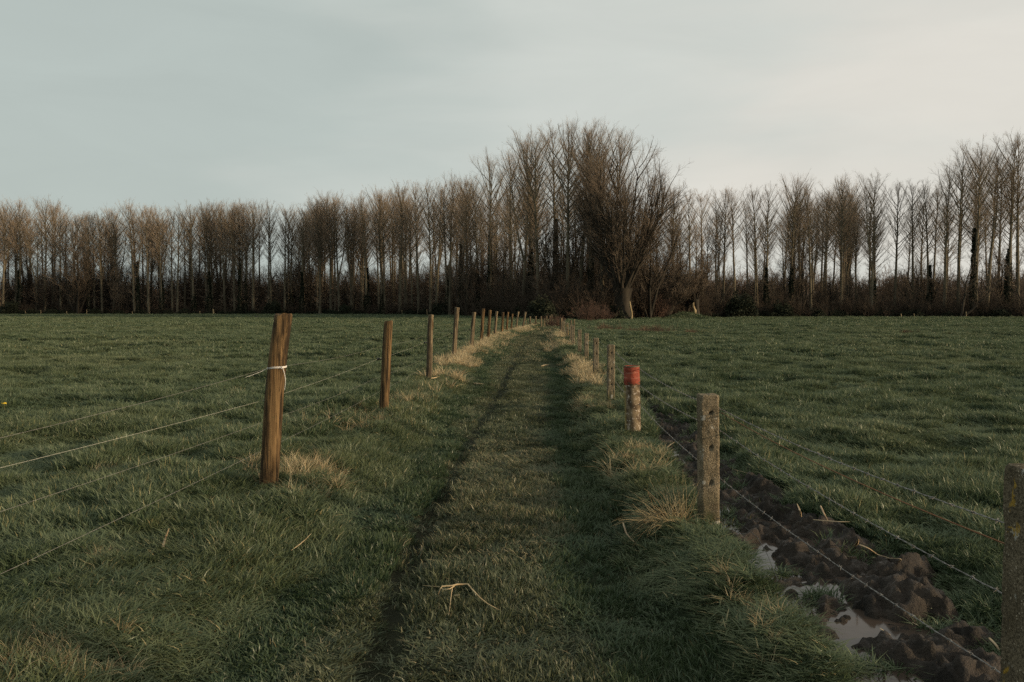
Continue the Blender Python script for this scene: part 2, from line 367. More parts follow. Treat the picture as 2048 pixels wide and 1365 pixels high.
def grid_axis(lo, hi, d0, lo_far, hi_far, g):
    mid = np.arange(lo, hi + 1e-6, d0); up = [mid[-1]]; s = d0
    while up[-1] < hi_far: s *= g; up.append(up[-1] + s)
    dn = [mid[0]]; s = d0
    while dn[-1] > lo_far: s *= g; dn.append(dn[-1] - s)
    return np.concatenate([np.array(dn[:0:-1]), mid, np.array(up[1:])])
def ground_mat():
    m, nt = new_mat('pasture ground'); t = NT(nt)
    p = t.pos()
    n1 = t.noise(p, 0.25, 4); n2 = t.noise(p, 3.0, 5, 0.6); n3 = t.noise(p, 14.0, 4, 0.7)
    c = t.mix(t.rng(n1, 0.35, 0.65), (0.024, 0.040, 0.019), (0.044, 0.062, 0.030))
    c = t.mix(t.rng(n3, 0.45, 0.65, 0, 0.6), c, (0.024, 0.032, 0.016))
    soil = t.mix(t.rng(n2, 0.35, 0.65), (0.022, 0.016, 0.010), (0.045, 0.034, 0.022))
    c = t.mix(t.m('MULTIPLY', t.attr('soil'), 1.0), c, soil)
    pathc = t.mix(t.rng(n2, 0.35, 0.65), (0.026, 0.030, 0.017), (0.054, 0.058, 0.032))
    c = t.mix(t.m('MULTIPLY', t.attr('track'), 0.9), c, pathc)
    wood = t.mix(t.rng(n2, 0.3, 0.7), (0.022, 0.017, 0.011), (0.052, 0.038, 0.024))
    c = t.mix(t.attr('wood'), c, wood)
    t.out(t.pbr(c, 0.95, t.bump(t.m('ADD', t.m('ADD', n2, n3), t.noise(p, 55.0, 3, 0.7)), 0.06), 0.1)); return m
def build_ground():
    gx = grid_axis(-3.2, 3.6, 0.05, -900, 900, 1.045); gy = grid_axis(1.2, 12, 0.06, -60, 1500, 1.022)
    X, Y = np.meshgrid(gx, gy); x = X.ravel(); y = Y.ravel()
    z = H(x, y)
    n, m = X.shape; i = np.arange(n * m).reshape(n, m)
    q = np.stack([i[:-1, :-1], i[:-1, 1:], i[1:, 1:], i[1:, :-1]], -1).reshape(-1, 4)
    fade = sstep(90, 70, y)
    rut = np.exp(-((x - rutx(y) + 0.05 * (vnoise(y * 2, 2, 9) - .5)) / 0.13) ** 2) * fade * np.clip(0.25 + 1.1 * vnoise(y * 0.9, 5, 3), 0, 1)
    rut2 = 0.5 * np.exp(-((x - rutx(y) - 1.25) / 0.15) ** 2) * fade * vnoise(y * 0.7, 9, 4)
    soil = np.clip(np.maximum(np.maximum(rut, rut2), mud_mask(x, y)), 0, 1)
    track = sstep(0.9, 1.4, x - xl(y)) * sstep(0.7, 1.0, xr(y) - x) * fade
    wood = sstep(-1, 2, y - edge_d(px_of(x, y))) * (y > 60)
    me = mesh_from('pasture_ground', np.stack([x, y, z], 1), q, ground_mat(), {'soil': soil, 'track': track, 'wood': wood})
    tag(add('ground', me), 'wide flat pasture ground with a grassy farm track through it', 'ground', kind='structure')
build_ground()

def build_mud():
    m, nt = new_mat('churned wet mud'); t = NT(nt)
    p = t.pos(); a = t.noise(p, 5, 6, 0.65); b = t.noise(p, 28, 5, 0.7)
    c = t.mix(t.rng(a, 0.3, 0.7), (0.010, 0.008, 0.006), (0.042, 0.030, 0.021))
    c = t.mix(t.rng(b, 0.55, 0.7, 0, 0.6), c, (0.065, 0.048, 0.035))
    t.out(t.pbr(c, t.rng(a, 0.3, 0.7, 0.8, 0.5), t.bump(b, 0.03), 0.25))
    ys = np.arange(1.6, 18, 0.022); us = np.linspace(-0.12, 1.12, 64)
    Y, U = np.meshgrid(ys, us, indexing='ij')
    A = mud_left(Y); B = mud_right(Y); X = A + (B - A) * U
    n1 = fbm(X * 5.0, Y * 3.6, 101, 3); n2 = fbm(X * 9, Y * 8, 111, 3); n3 = fbm(X * 30, Y * 28, 121, 2)
    ridg = 1 - np.abs(2 * n2 - 1)
    slope = np.interp(U, [-.12, 0.02, .25, .5, 1, 1.12], [0.06, -0.04, -0.075, 0.0, 0.02, 0.04])
    n4 = fbm(X * 5.5, Y * 5, 131, 2)
    n5 = fbm(X * 17, Y * 15, 141, 2)
    Z = -0.075 + slope * .6 + (n1 - .5) * 0.19 + (ridg - .6) * 0.06 + (n4 - .5) * 0.10 + (n5 - .5) * .075 + (n3 - .5) * 0.055
    lo = H(X, Y) ; e = np.maximum(sstep(0.04, -0.10, U), sstep(0.96, 1.10, U))
    Z = Z * (1 - e) + (lo - 0.02) * e
    Z = np.where(Y > 15, Z - (Y - 15) * 0.08, Z)
    n, mm = X.shape; i = np.arange(n * mm).reshape(n, mm)
    q = np.stack([i[:-1, :-1], i[:-1, 1:], i[1:, 1:], i[1:, :-1]], -1).reshape(-1, 4)
    me = mesh_from('mud_strip', np.stack([X, Y, Z], -1).reshape(-1, 3), q, m)
    tag(add('mud_ground', me), 'churned dark wet mud strip along the concrete post fence', 'mud', kind='structure')
    w, nt = new_mat('puddle water'); t = NT(nt)
    nz = t.noise(t.pos(), 6, 3)
    t.out(t.pbr((0.058, 0.043, 0.034, 1), 0.10, t.bump(nz, 0.0008), 0.4, IOR=1.28))
    ys = np.arange(1.6, 14.5, 0.25); v = []
    for yy in ys: v += [[mud_left(yy) - 0.02, yy, -0.098], [mud_right(yy) - 0.02, yy, -0.098]]
    k = np.arange(len(ys) - 1) * 2
    me = mesh_from('puddles', v, np.stack([k, k + 1, k + 3, k + 2], 1), w)
    tag(add('puddle_water', me), 'still grey rainwater lying in the mud strip', 'water', kind='structure')
build_mud()

# ------------------------------------------------------------------ grass (stuff)
def tuft_mesh(name, mat, n, rad, h0, h1, w, lean, seed, droop=0.5, seg=3):
    r = np.random.default_rng(seed)
    a = r.random(n) * 2 * np.pi; rr = rad * np.sqrt(r.random(n)); bx = rr * np.cos(a); by = rr * np.sin(a)
    hgt = h0 + (h1 - h0) * r.random(n) ** 1.3
    la = a + r.normal(0, 0.9, n); le = lean * (0.3 + r.random(n)) * (0.5 + rr / rad)
    fa = r.random(n) * 2 * np.pi
    wd = w * (0.6 + 0.8 * r.random(n))
    rnd = r.random(n)
    V = []; T = []; RN = []
    ts = np.linspace(0, 1, seg + 1)
    for j, t in enumerate(ts):
        out = hgt * le * t ** 1.7
        zz = hgt * (t - droop * le * t ** 2.6 * 0.6)
        cx = bx + out * np.cos(la); cy = by + out * np.sin(la)
        ww = wd * (1 - 0.75 * t ** 1.5) * 0.5 if j < seg else wd * 0
        if j < seg:
            V.append(np.stack([cx - ww * np.cos(fa), cy - ww * np.sin(fa), zz], 1)); V.append(np.stack([cx + ww * np.cos(fa), cy + ww * np.sin(fa), zz], 1))
            T += [np.full(n, t)] * 2; RN += [rnd] * 2
        else:
            V.append(np.stack([cx, cy, zz], 1)); T.append(np.full(n, t)); RN.append(rnd)
    k = np.arange(n); Q = []
    for j in range(seg - 1): Q.append(np.stack([k + 2 * j * n, k + (2 * j + 1) * n, k + (2 * j + 3) * n, k + (2 * j + 2) * n], 1))
    j = seg - 1
    Tr = np.stack([k + 2 * j * n, k + (2 * j + 1) * n, k + (2 * j + 2) * n], 1)
    V = np.concatenate(V); V[:, 2] -= 0.012
    return mesh_from(name, V, [np.concatenate(Q), Tr], mat, {'t': np.concatenate(T), 'rnd': np.concatenate(RN)}, smooth=True)

def scatter(name, label, cat, pts, rot, scl, idx, meshes, kind='stuff', group=None):
    pc = bpy.data.collections.new(name + '_sources')
    for i, me in enumerate(meshes):
        pc.objects.link(bpy.data.objects.new('%s_source_%02d' % (name, i), me))
    me = bpy.data.meshes.new(name); n = len(pts)
    me.vertices.add(n); me.vertices.foreach_set('co', np.asarray(pts, np.float32).ravel())
    for nm_, v in (('rot', rot), ('scl', scl)):
        at = me.attributes.new(nm_, 'FLOAT_VECTOR', 'POINT'); at.data.foreach_set('vector', np.asarray(v, np.float32).ravel())
    at = me.attributes.new('idx', 'INT', 'POINT'); at.data.foreach_set('value', np.asarray(idx, np.int32))
    o = add(name, me)
    ng = bpy.data.node_groups.new(name, 'GeometryNodeTree')
    ng.interface.new_socket('Geometry', in_out='INPUT', socket_type='NodeSocketGeometry')
    ng.interface.new_socket('Geometry', in_out='OUTPUT', socket_type='NodeSocketGeometry')
    gi = ng.nodes.new('NodeGroupInput'); go = ng.nodes.new('NodeGroupOutput')
    ci = ng.nodes.new('GeometryNodeCollectionInfo'); ci.inputs['Collection'].default_value = pc
    ci.inputs['Separate Children'].default_value = True; ci.inputs['Reset Children'].default_value = True
    ip = ng.nodes.new('GeometryNodeInstanceOnPoints'); ip.inputs['Pick Instance'].default_value = True
    def na(nm_, ty):
        x = ng.nodes.new('GeometryNodeInputNamedAttribute'); x.data_type = ty; x.inputs['Name'].default_value = nm_; return x.outputs['Attribute']
    er = ng.nodes.new('FunctionNodeEulerToRotation')
    L = ng.links.new
    L(na('rot', 'FLOAT_VECTOR'), er.inputs[0]); L(er.outputs[0], ip.inputs['Rotation'])
    L(na('scl', 'FLOAT_VECTOR'), ip.inputs['Scale']); L(na('idx', 'INT'), ip.inputs['Instance Index'])
    L(gi.outputs[0], ip.inputs['Points']); L(ci.outputs[0], ip.inputs['Instance']); L(ip.outputs[0], go.inputs[0])
    md = o.modifiers.new('scatter', 'NODES'); md.node_group = ng
    tag(o, label, cat, group, kind)
    return o

rg = np.random.default_rng(7)
def cand(d0, d1, dens, half=0.76, extra=1.2):
    """random points in the seen wedge (plus a margin) between depths d0 and d1"""
    area = half * (d1 * d1 - d0 * d0) + 2 * extra * (d1 - d0)
    n = int(area * dens)
    y = np.sqrt(d0 * d0 + rg.random(n * 2) * (d1 * d1 - d0 * d0))
    w = half * y + extra; keep = rg.random(n * 2) < 0.5
    x = (rg.random(n * 2) * 2 - 1) * w
    return x[keep], y[keep]
def zones(x, y):
    a, b = xl(y), xr(y); j = 0.30 * (fbm(x * 1.1, y * 0.8, 61, 3) - .5) * 2
    xa = x - a + j; xb = b - x + j
    mud = mud_mask(x, y)
    beyond = y > 84
    z = np.zeros(len(x), int)                             # 0 pasture
    ins = (xa > -0.3) & (xb > -0.15) & ~beyond
    z[ins] = 1                                            # bank
    z[ins & (xa > 0.70) & (xb > 0.55)] = 2                # lush foot of the bank
    z[ins & (xa > 1.12) & (xb > 0.95)] = 3                # trodden track
    rut = np.exp(-((x - rutx(y) + 0.05 * (vnoise(y * 2, 2, 9) - .5)) / (0.10 + 0.004 * y)) ** 2) * np.clip(0.62 + 0.7 * vnoise(y * 0.9, 5, 3), 0, 1) - 0.35 * (vnoise(x * 9, y * 6, 12) - .5)
    z[ins & (rut > 0.48) & (y < 60)] = 4                             # bare
    z[(mud > 0.35)] = 5
    z[y > edge_d(px_of(x, y)) - 0.5] = 6
    return z
def place(x, y, tilt=0.12, s0=0.75, s1=1.25, tall=None):
    n = len(x); z = H(x, y)
    a = rg.random(n) * 6.283
    wx = (vnoise(x * 2.6, y * 2.6, 401) - .5) * 0.6 + rg.normal(0, tilt, n); wy = (vnoise(x * 2.6, y * 2.6, 402) - .5) * 0.6 + 0.05 + rg.normal(0, tilt, n)
    rot = np.stack([np.cos(a) * wx + np.sin(a) * wy, -np.sin(a) * wx + np.cos(a) * wy, a], 1)
    s = s0 + (s1 - s0) * rg.random(n)
    sz = s * (tall if tall is not None else 1.0)
    return np.stack([x, y, z], 1), rot, np.stack([s, s, sz], 1)
LODS = [  # d0, d1, density, tuft radius, blades, blade width
    (1.6, 5.0, 640, 0.055, 36, 0.0062), (5.0, 10.0, 440, 0.066, 38, 0.0068), (10.0, 24.0, 210, 0.090, 40, 0.0085), (24.0, 60.0, 50, 0.17, 60, 0.016), (60.0, 185.0, 8.0, 0.40, 90, 0.036)]
def grass():
    K = {0: ('pasture_grass', 'green pasture grass covering the fields beyond both fences', 'pasture', 0.03, 0.080, 0.95),
         1: ('bank_grass', 'longer tousled grass on the low banks under both fences', 'bank', 0.032, 0.088, 1.05),
         2: ('verge_grass', 'dark lush grass at the foot of the banks beside the track', 'lush', 0.02, 0.060, 0.7),
         3: ('track_grass', 'short dull trodden grass down the middle of the track', 'path', 0.015, 0.055, 0.95)}
    acc = {k: ([], [], [], []) for k in K}; meshes = {k: [] for k in K}
    for li, (d0, d1, dens, rad, nb, bw) in enumerate(LODS):
        x, y = cand(d0, d1, dens); z = zones(x, y)
        tu = sstep(.25, .75, 0.62 * vnoise(x * 2.7, y * 2.9, 71) + .38 * vnoise(x * .8, y * 1.0, 72)); tall = 0.38 + 1.1 * tu; lift = 0.050 * tu * np.interp(y, [3, 8, 60], [.5, 1, 1.5]) * (z == 0); tall = np.where((z == 1) & (xr(y) - x < .6), tall * .55, tall)
        for k, (nm_, lb, mt, h0, h1, le) in K.items():
            base = len(meshes[k])
            sel = z == k
            if k in (0,) : sel = sel | ((z == 5) & (vnoise(x * 4, y * 4, 91) > np.interp((x - mud_left(y)) / 0.9, [0, .45, 1], [.8, .60, .32])) & (rg.random(len(x)) < 0.5) & (y < 18))
            if k == 3: sel = sel | ((z == 4) & (rg.random(len(x)) < np.interp(y, [3, 8], [.30, .14])))
            if not sel.any(): continue
            grow = 1 + 0.10 * li
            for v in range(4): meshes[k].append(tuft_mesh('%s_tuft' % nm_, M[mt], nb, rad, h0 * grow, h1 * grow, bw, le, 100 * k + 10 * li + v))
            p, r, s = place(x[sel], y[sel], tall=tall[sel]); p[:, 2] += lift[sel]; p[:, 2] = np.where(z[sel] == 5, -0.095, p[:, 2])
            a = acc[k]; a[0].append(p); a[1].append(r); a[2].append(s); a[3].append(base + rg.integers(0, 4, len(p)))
    for k, (nm_, lb, mt, *_) in K.items():
        a = acc[k]
        scatter(nm_, lb, 'grass', np.concatenate(a[0]), np.concatenate(a[1]), np.concatenate(a[2]), np.concatenate(a[3]), meshes[k])
grass()

def dry_grass():
    P = []
    r = np.random.default_rng(21)
    # (y from, y to, side, count, across spread, size)
    for y0, y1, side, n, off, sp in ((10.5, 13, 'l', 26, 0.0, .30), (13, 20, 'l', 70, 0.15, .28), (20, 31, 'l', 380, 0.22, .22), (31, 60, 'l', 620, 0.2, .28), (60, 71, 'l', 260, 0.3, .35),
                                     (11.5, 18, 'r', 75, -0.3, .16), (18, 30, 'r', 190, -0.3, .2), (30, 49, 'r', 320, -0.35, .28), (49, 62, 'r', 60, -.3, .4),
                                     (6.2, 7.4, 'l', 22, 0.25, .16), (8, 10.5, 'l', 18, 0.3, .3), (3.4, 4.6, 'l', 0, -.2, .2)):
        y = y0 + (y1 - y0) * r.random(n); x = (xl(y) if side == 'l' else xr(y)) + off + r.normal(0, sp, n)
        keep = vnoise(x * 1.2, y * .7, 303) > 0.43
        P.append(np.stack([x[keep], y[keep]], 1))
    c = G(60, 1330, 0)[:2]; P.append(c + r.normal(0, 1, (26, 2)) * (0.16, 0.10))
    for px, py, n, s in ((130, 1290, 8, .10), (195, 1110, 4, .05), (460, 795, 6, .12), (225, 945, 8, .09), (1500, 1195, 5, .10), (1560, 1250, 5, .10), (1640, 1290, 3, .1), (1285, 900, 7, .10), (1260, 935, 8, .12), (1640, 630 + 18, 8, .6), (640, 940, 8, .14), (578, 955, 12, .07), (598, 935, 7, .08), (520, 935, 4, .1), (690, 850, 14, .22), (820, 800, 14, .25)):
        P.append(G(px, py, 0)[:2] + r.normal(0, 1, (n, 2)) * (s, s * 1.4))
    P = np.concatenate(P); x, y = P[:, 0], P[:, 1]
    ms = [tuft_mesh('dry_tuft', M['dry'], 34, 0.06, 0.08, 0.26, 0.0045, 0.9, 900 + v) for v in range(4)]
    ms += [tuft_mesh('dry_tuft', M['dry'], 40, 0.10, 0.10, 0.30, 0.011, 0.9, 950 + v) for v in range(4)]
    p, rt, s = place(x, y, 0.2, 0.55, 1.05)
    s *= np.where(y < 4.8, 0.55, 1.0)[:, None]
    idx = r.integers(0, 4, len(x)) + np.where(y > 14, 4, 0)
    scatter('dry_grass', 'pale dry grass fringing the fence lines in patches', 'dry grass', p, rt, s, idx, ms)
dry_grass()

# ------------------------------------------------------------------ trees
def jitter(r, n, s): return r.normal(0, s, (n, 3))
def branch_set(r, start, direc, length, up, m=5, wob=0.06):
    """centre lines (n,m,3) for n branches that bend upward"""
    n = len(start); ts = np.linspace(0, 1, m)
    P = np.zeros((n, m, 3)); P[:, 0] = start; d = direc / (np.linalg.norm(direc, axis=1, keepdims=True) + 1e-9)
    for j in range(1, m):
        d = d + np.array([0, 0, 1.0]) * up[:, None] / (m - 1) + r.normal(0, wob, (n, 3))
        d = d / np.linalg.norm(d, axis=1, keepdims=True)
        P[:, j] = P[:, j - 1] + d * (length / (m - 1))[:, None]
    return P
def along(P, t):
    m = P.shape[1]; f = t * (m - 1); i = np.minimum(f.astype(int), m - 2); u = f - i; k = np.arange(len(P))
    pos = P[k, i] * (1 - u[:, None]) + P[k, i + 1] * u[:, None]; d = P[k, i + 1] - P[k, i]
    return pos, d / (np.linalg.norm(d, axis=1, keepdims=True) + 1e-9)
def side_dirs(r, d, ang):
    n = len(d); v = r.normal(0, 1, (n, 3)); v -= (v * d).sum(1, keepdims=True) * d; v /= np.linalg.norm(v, axis=1, keepdims=True) + 1e-9
    return d * np.cos(ang)[:, None] + v * np.sin(ang)[:, None]
def grow(r, P, L, per, t0, ang, ratio, up, m, lmin=0.3):
    n = len(P); k = np.repeat(np.arange(n), per); t = t0 + (0.99 - t0) * r.random(len(k))
    pos, d = along(P[k], t)
    L2 = L[k] * ratio * (1.15 - 0.6 * t) * (0.6 + 0.8 * r.random(len(k))); L2 = np.maximum(L2, lmin)
    return branch_set(r, pos, side_dirs(r, d, np.full(len(k), ang) * (0.7 + 0.6 * r.random(len(k)))), L2, np.full(len(k), up), m), L2
def poplar(seed, h=22.0, crown0=0.36, width=1.0, fork=False, n1=46, dense=1.0, bark='bark', twig='twig', r0=0.28):
    r = np.random.default_rng(seed); tm = MB(); cm = MB()
    m = 16; ts = np.linspace(0, 1, m)
    leaders = []
    def trunk_line(base, top, bend):
        P = base + (top - base) * ts[:, None]; w = np.cumsum(r.normal(0, bend, (m, 2)), 0); w -= w[0]; P[:, :2] += w * (ts[:, None]); return P
    main = trunk_line(np.array([0, 0, -0.3]), np.array([r.normal(0, .4), r.normal(0, .4), h]), 0.06)
    rad = r0 * (1 - ts) ** 0.85 + 0.012; rad[0] *= 1.35
    tm.tube(main, rad, 9); leaders.append((main, crown0, 1.0))
    if fork:
        f = r.uniform(.28, .45); i = int(f * (m - 1)); a = r.random() * 6.28
        top = np.array([math.cos(a) * 1.6, math.sin(a) * 1.6, h * r.uniform(.86, .95)])
        P = main[i] + (top - main[i]) * ts[:, None]; P[:, :2] += (np.sin(ts * np.pi) * 0.5)[:, None] * np.array([math.cos(a), math.sin(a)])
        tm.tube(P, rad[i] * 0.75 * (1 - ts) ** 0.85 + 0.012, 8); leaders.append((P, 0.2, 0.6))
    for P0, c0, share in leaders:
        n = int(n1 * share)
        t = c0 + (0.985 - c0) * (np.arange(n) + r.random(n)) / n
        pos, d = along(np.repeat(P0[None], n, 0), t)
        az = np.arange(n) * 2.4 + r.normal(0, .5, n)
        el = np.radians(np.interp(t, [0.2, 0.5, 0.8, 1], [33, 43, 53, 68])) + r.normal(0, .12, n)
        dr = np.stack([np.cos(az) * np.cos(el), np.sin(az) * np.cos(el), np.sin(el)], 1)
        u = (t - c0) / (1 - c0)
        L = h / 22 * width * np.interp(u, [0, .12, .45, .75, 1], [2.4, 4.6, 5.4, 4.2, 1.6]) * (0.5 + 0.8 * r.random(n)) * (0.75 if share < 1 else 1)
        B1 = branch_set(r, pos, dr, L, np.full(n, 0.30), 7, 0.05)
        b = 0.0105 * L + 0.008
        v, q = tubes(B1, b[:, None] * np.linspace(1, .28, 7)[None], 5); tm.put(v, q)
        B2, L2 = grow(r, B1, L, int(10 * dense), 0.15, 0.52, 0.36, 0.30, 4, 0.5)
        v, q = tubes(B2, (0.003 * L2 + 0.0032)[:, None] * np.linspace(1, .5, 4)[None], 3); cm.put(v, q)
        B3, L3 = grow(r, B2, L2, int(7 * dense), 0.15, 0.5, 0.6, 0.15, 3, 0.4)
        v, q = tubes(B3, np.full((len(B3), 1), 0.0032) * np.array([[1, .85, .5]]), 3); cm.put(v, q)
        B4, L4 = grow(r, B1, L, int(7 * dense), 0.3, 0.6, 0.22, 0.3, 3, 0.4)
        v, q = tubes(B4, np.full((len(B4), 1), 0.0045) * np.array([[1, .85, .5]]), 3); cm.put(v, q)
        # short water shoots and dead twigs on the bare trunk
        ns = int(40 * share); tt = 0.06 + (c0 - 0.02) * r.random(ns); pos, d = along(np.repeat(P0[None], ns, 0), tt)
        az = r.random(ns) * 6.28; dr = np.stack([np.cos(az), np.sin(az), r.uniform(.1, .9, ns)], 1); Ls = r.uniform(.5, 2.0, ns)
        S1 = branch_set(r, pos, dr, Ls, np.full(ns, .3), 4, .15); v, q = tubes(S1, (0.010 + 0.004 * Ls)[:, None] * np.linspace(1, .4, 4)[None], 3); cm.put(v, q)
        S2, l2 = grow(r, S1, Ls, 4, .2, .8, .5, .2, 3, .3); v, q = tubes(S2, np.full((len(S2), 3), 0.006), 3); cm.put(v, q)
    return tm.mesh('poplar_trunk', M[bark]), cm.mesh('poplar_crown', M[twig], False)
def spreading(seed, h=12.0, stems=4, fan=0.5, r0=0.2, n1=9, bark='darkbark', twig='darktwig', z0=0.0, flat=1.0, n2=9, trunk=None, thick=1.0):
    """oak-, alder- or pollard-like tree: several big limbs from low down, wide fan of branches"""
    r = np.random.default_rng(seed); tm = MB(); cm = MB()
    if trunk: # short thick pollard bole
        hb, rb = trunk; m = 10; ts = np.linspace(0, 1, m); P = np.stack([0.15 * np.sin(ts * 2), 0 * ts, -0.3 + ts * (hb + .3)], 1)
        k = 18; ang = np.arange(k) / k * 6.283; prof = rb * (1.25 - 0.55 * np.sin(ts * 2.6) ** .7 + 0.02 * ts ** 3)
        V = P[:, None] + np.stack([np.cos(ang), np.sin(ang), 0 * ang], 1)[None] * (prof[:, None] * (1 + 0.16 * vnoise(ang[None] * 2.2, ts[:, None] * 3, seed)) )[..., None]
        i = np.arange(m * k).reshape(m, k); a = i[:-1]; c = i[1:]
        tm.put(V.reshape(-1, 3), np.stack([a, np.roll(a, -1, 1), np.roll(c, -1, 1), c], -1).reshape(-1, 4))
        tm.put(np.vstack([V[-1], P[-1] + [0, 0, .25]]), np.stack([np.arange(k), (np.arange(k) + 1) % k, np.full(k, k)], 1))
        st = np.array([0, 0, hb - 0.2]) + np.stack([np.cos(np.arange(stems) * 2.4), np.sin(np.arange(stems) * 2.4), 0 * np.arange(stems)], 1) * rb * 0.6
    else: st = np.stack([r.normal(0, .15, stems), r.normal(0, .15, stems), np.full(stems, -0.2)], 1)
    az = np.arange(stems) * 2.4 + r.normal(0, .3, stems); tl = fan * np.sqrt((np.arange(stems) + .4) / stems) * (0.85 + .3 * r.random(stems))
    d = np.stack([np.cos(az) * np.sin(tl), np.sin(az) * np.sin(tl) * flat, np.cos(tl)], 1)
    L = (h - st[:, 2]) * (0.84 + 0.2 * r.random(stems)) * (1 - 0.22 * tl)
    S = branch_set(r, st, d, L, np.full(stems, 0.45), 10, 0.07)
    tap = np.linspace(1, .0, 10) ** .8
    v, q = tubes(S, (r0 * (L / h))[:, None] * tap[None] + 0.012, 7); tm.put(v, q)
    B1, L1 = grow(r, S, L, n1, 0.16, 0.55, 0.42, 0.4, 6, 0.8)
    v, q = tubes(B1, (0.012 * L1 + 0.008)[:, None] * np.linspace(1, .3, 6)[None], 5); tm.put(v, q)
    B2, L2 = grow(r, B1, L1, n2, 0.12, 0.65, 0.42, 0.25, 4, 0.4)
    v, q = tubes(B2, thick * (0.006 * L2 + 0.007)[:, None] * np.linspace(1, .5, 4)[None], 3); cm.put(v, q)
    B3, L3 = grow(r, B2, L2, 6, 0.15, 0.65, 0.55, 0.2, 3, 0.3)
    v, q = tubes(B3, thick * np.full((len(B3), 3), 0.0075), 3); cm.put(v, q)
    B4, L4 = grow(r, S, L, n1 * 2, 0.10, 0.7, 0.10, 0.3, 3, 0.4)
    v, q = tubes(B4, thick * np.full((len(B4), 3), 0.009), 3); cm.put(v, q)
    return tm.mesh('limb_trunk', M[bark]), cm.mesh('limb_crown', M[twig], False)
def leaves_mesh(name, mat, centers, size, seed):
    r = np.random.default_rng(seed); n = len(centers); s = size * (0.6 + .8 * r.random(n))
    u = r.normal(0, 1, (n, 3)); u /= np.linalg.norm(u, axis=1, keepdims=True); w = r.normal(0, 1, (n, 3)); w -= (w * u).sum(1, keepdims=True) * u; w /= np.linalg.norm(w, axis=1, keepdims=True)
    V = np.concatenate([centers - u * s[:, None], centers + w * s[:, None] * .6, centers + u * s[:, None], centers - w * s[:, None] * .6]); k = np.arange(n)
    return mesh_from(name, V, np.stack([k, k + n, k + 2 * n, k + 3 * n], 1), mat, None, False)
def ivy_mesh(seed, h, rad, n):
    r = np.random.default_rng(seed); t = r.random(n) ** 1.7; a = r.random(n) * 6.283
    rr = rad * (1.1 - 0.82 * t) * (0.45 + 0.75 * vnoise(a * 1.5, t * h * .9, seed)) * np.sqrt(r.random(n) * .6 + .4)
    return leaves_mesh('ivy_leaves', M['ivy'], np.stack([rr * np.cos(a), rr * np.sin(a), t * h], 1), 0.13, seed)
def bush_leaves(seed, w, h, n, size=0.12, mat='ivy'):
    r = np.random.default_rng(seed); v = r.normal(0, 1, (n, 3)); v /= np.linalg.norm(v, axis=1, keepdims=True); v[:, 2] = np.abs(v[:, 2])
    az = np.arctan2(v[:, 1], v[:, 0]); lump = 0.62 + 0.55 * vnoise(az * 2.2 + 9, v[:, 2] * 4, seed); rr = (0.35 + .65 * r.random(n) ** .5) * lump
    return leaves_mesh('bush_leaves', M[mat], v * rr[:, None] * np.array([w / 2, w / 2, h]), size, seed)
def shoots_mesh(name, mat, seed, n, w, h, rad, per=7, lean=.35, per2=4):
    r = np.random.default_rng(seed); mb = MB()
    st = np.stack([r.normal(0, w * .25, n), r.normal(0, w * .25, n), np.full(n, -0.1)], 1)
    d = np.stack([r.normal(0, lean, n), r.normal(0, lean, n), np.ones(n)], 1); L = h * (0.45 + .6 * r.random(n))
    B = branch_set(r, st, d, L, np.full(n, .1), 6, .10); v, q = tubes(B, (rad * L / h)[:, None] * np.linspace(1, .35, 6)[None], 4); mb.put(v, q)
    B2, L2 = grow(r, B, L, per, .15, .6, .35, .2, 4, .25); v, q = tubes(B2, np.full((len(B2), 1), rad * .42) * np.linspace(1, .6, 4)[None], 3); mb.put(v, q)
    B3, L3 = grow(r, B2, L2, per2, .2, .6, .55, .15, 3, .2); v, q = tubes(B3, np.full((len(B3), 3), rad * .3), 3); mb.put(v, q)
    return mb.mesh(name, M[mat], False)

ORD = ['first', 'second', 'third', 'fourth', 'fifth', 'sixth', 'seventh', 'eighth', 'ninth', 'tenth', 'eleventh', 'twelfth', 'thirteenth', 'fourteenth', 'fifteenth', 'sixteenth', 'seventeenth', 'eighteenth', 'nineteenth', 'twentieth']
POP = [poplar(1, crown0=.44), poplar(2, crown0=.50, width=.9), poplar(3, fork=True, crown0=.44), poplar(4, crown0=.38, width=1.1), poplar(5, crown0=.54, width=.95), poplar(6, fork=True, crown0=.47), poplar(7, crown0=.43, width=1.15, n1=52), poplar(8, crown0=.5, width=.85, n1=42)]
SPR = [spreading(31, 12, 4, .5), spreading(32, 12, 3, .6), spreading(33, 12, 5, .4), spreading(34, 12, 2, .45, r0=.24)]
IVY = [ivy_mesh(61, 9, .75, 2600), ivy_mesh(62, 5, .8, 1700), ivy_mesh(63, 12, .65, 2800)]
rt = random.Random(5); TOPZ = {}
def tree(name, proto, x, y, h, h0, label, group, cat='tree', rz=None, ivy=None, xs=1.0):
    e = empty(name, (x, y, float(H(x, y)))); h0 = max(v.co.z for v in proto[1].vertices) if proto[1].name not in TOPZ else TOPZ[proto[1].name]; TOPZ[proto[1].name] = h0; s = h / h0; e.scale = (s * xs, s * xs, s); e.rotation_euler = (0, 0, rt.random() * 6.28 if rz is None else rz)
    tag(e, label, cat, group)
    add('trunk', proto[0], e); add('crown', proto[1], e)
    if ivy is not None: add('ivy', ivy, e)
    return e
def at_px(px, d): return (px - CX) / FPX * d
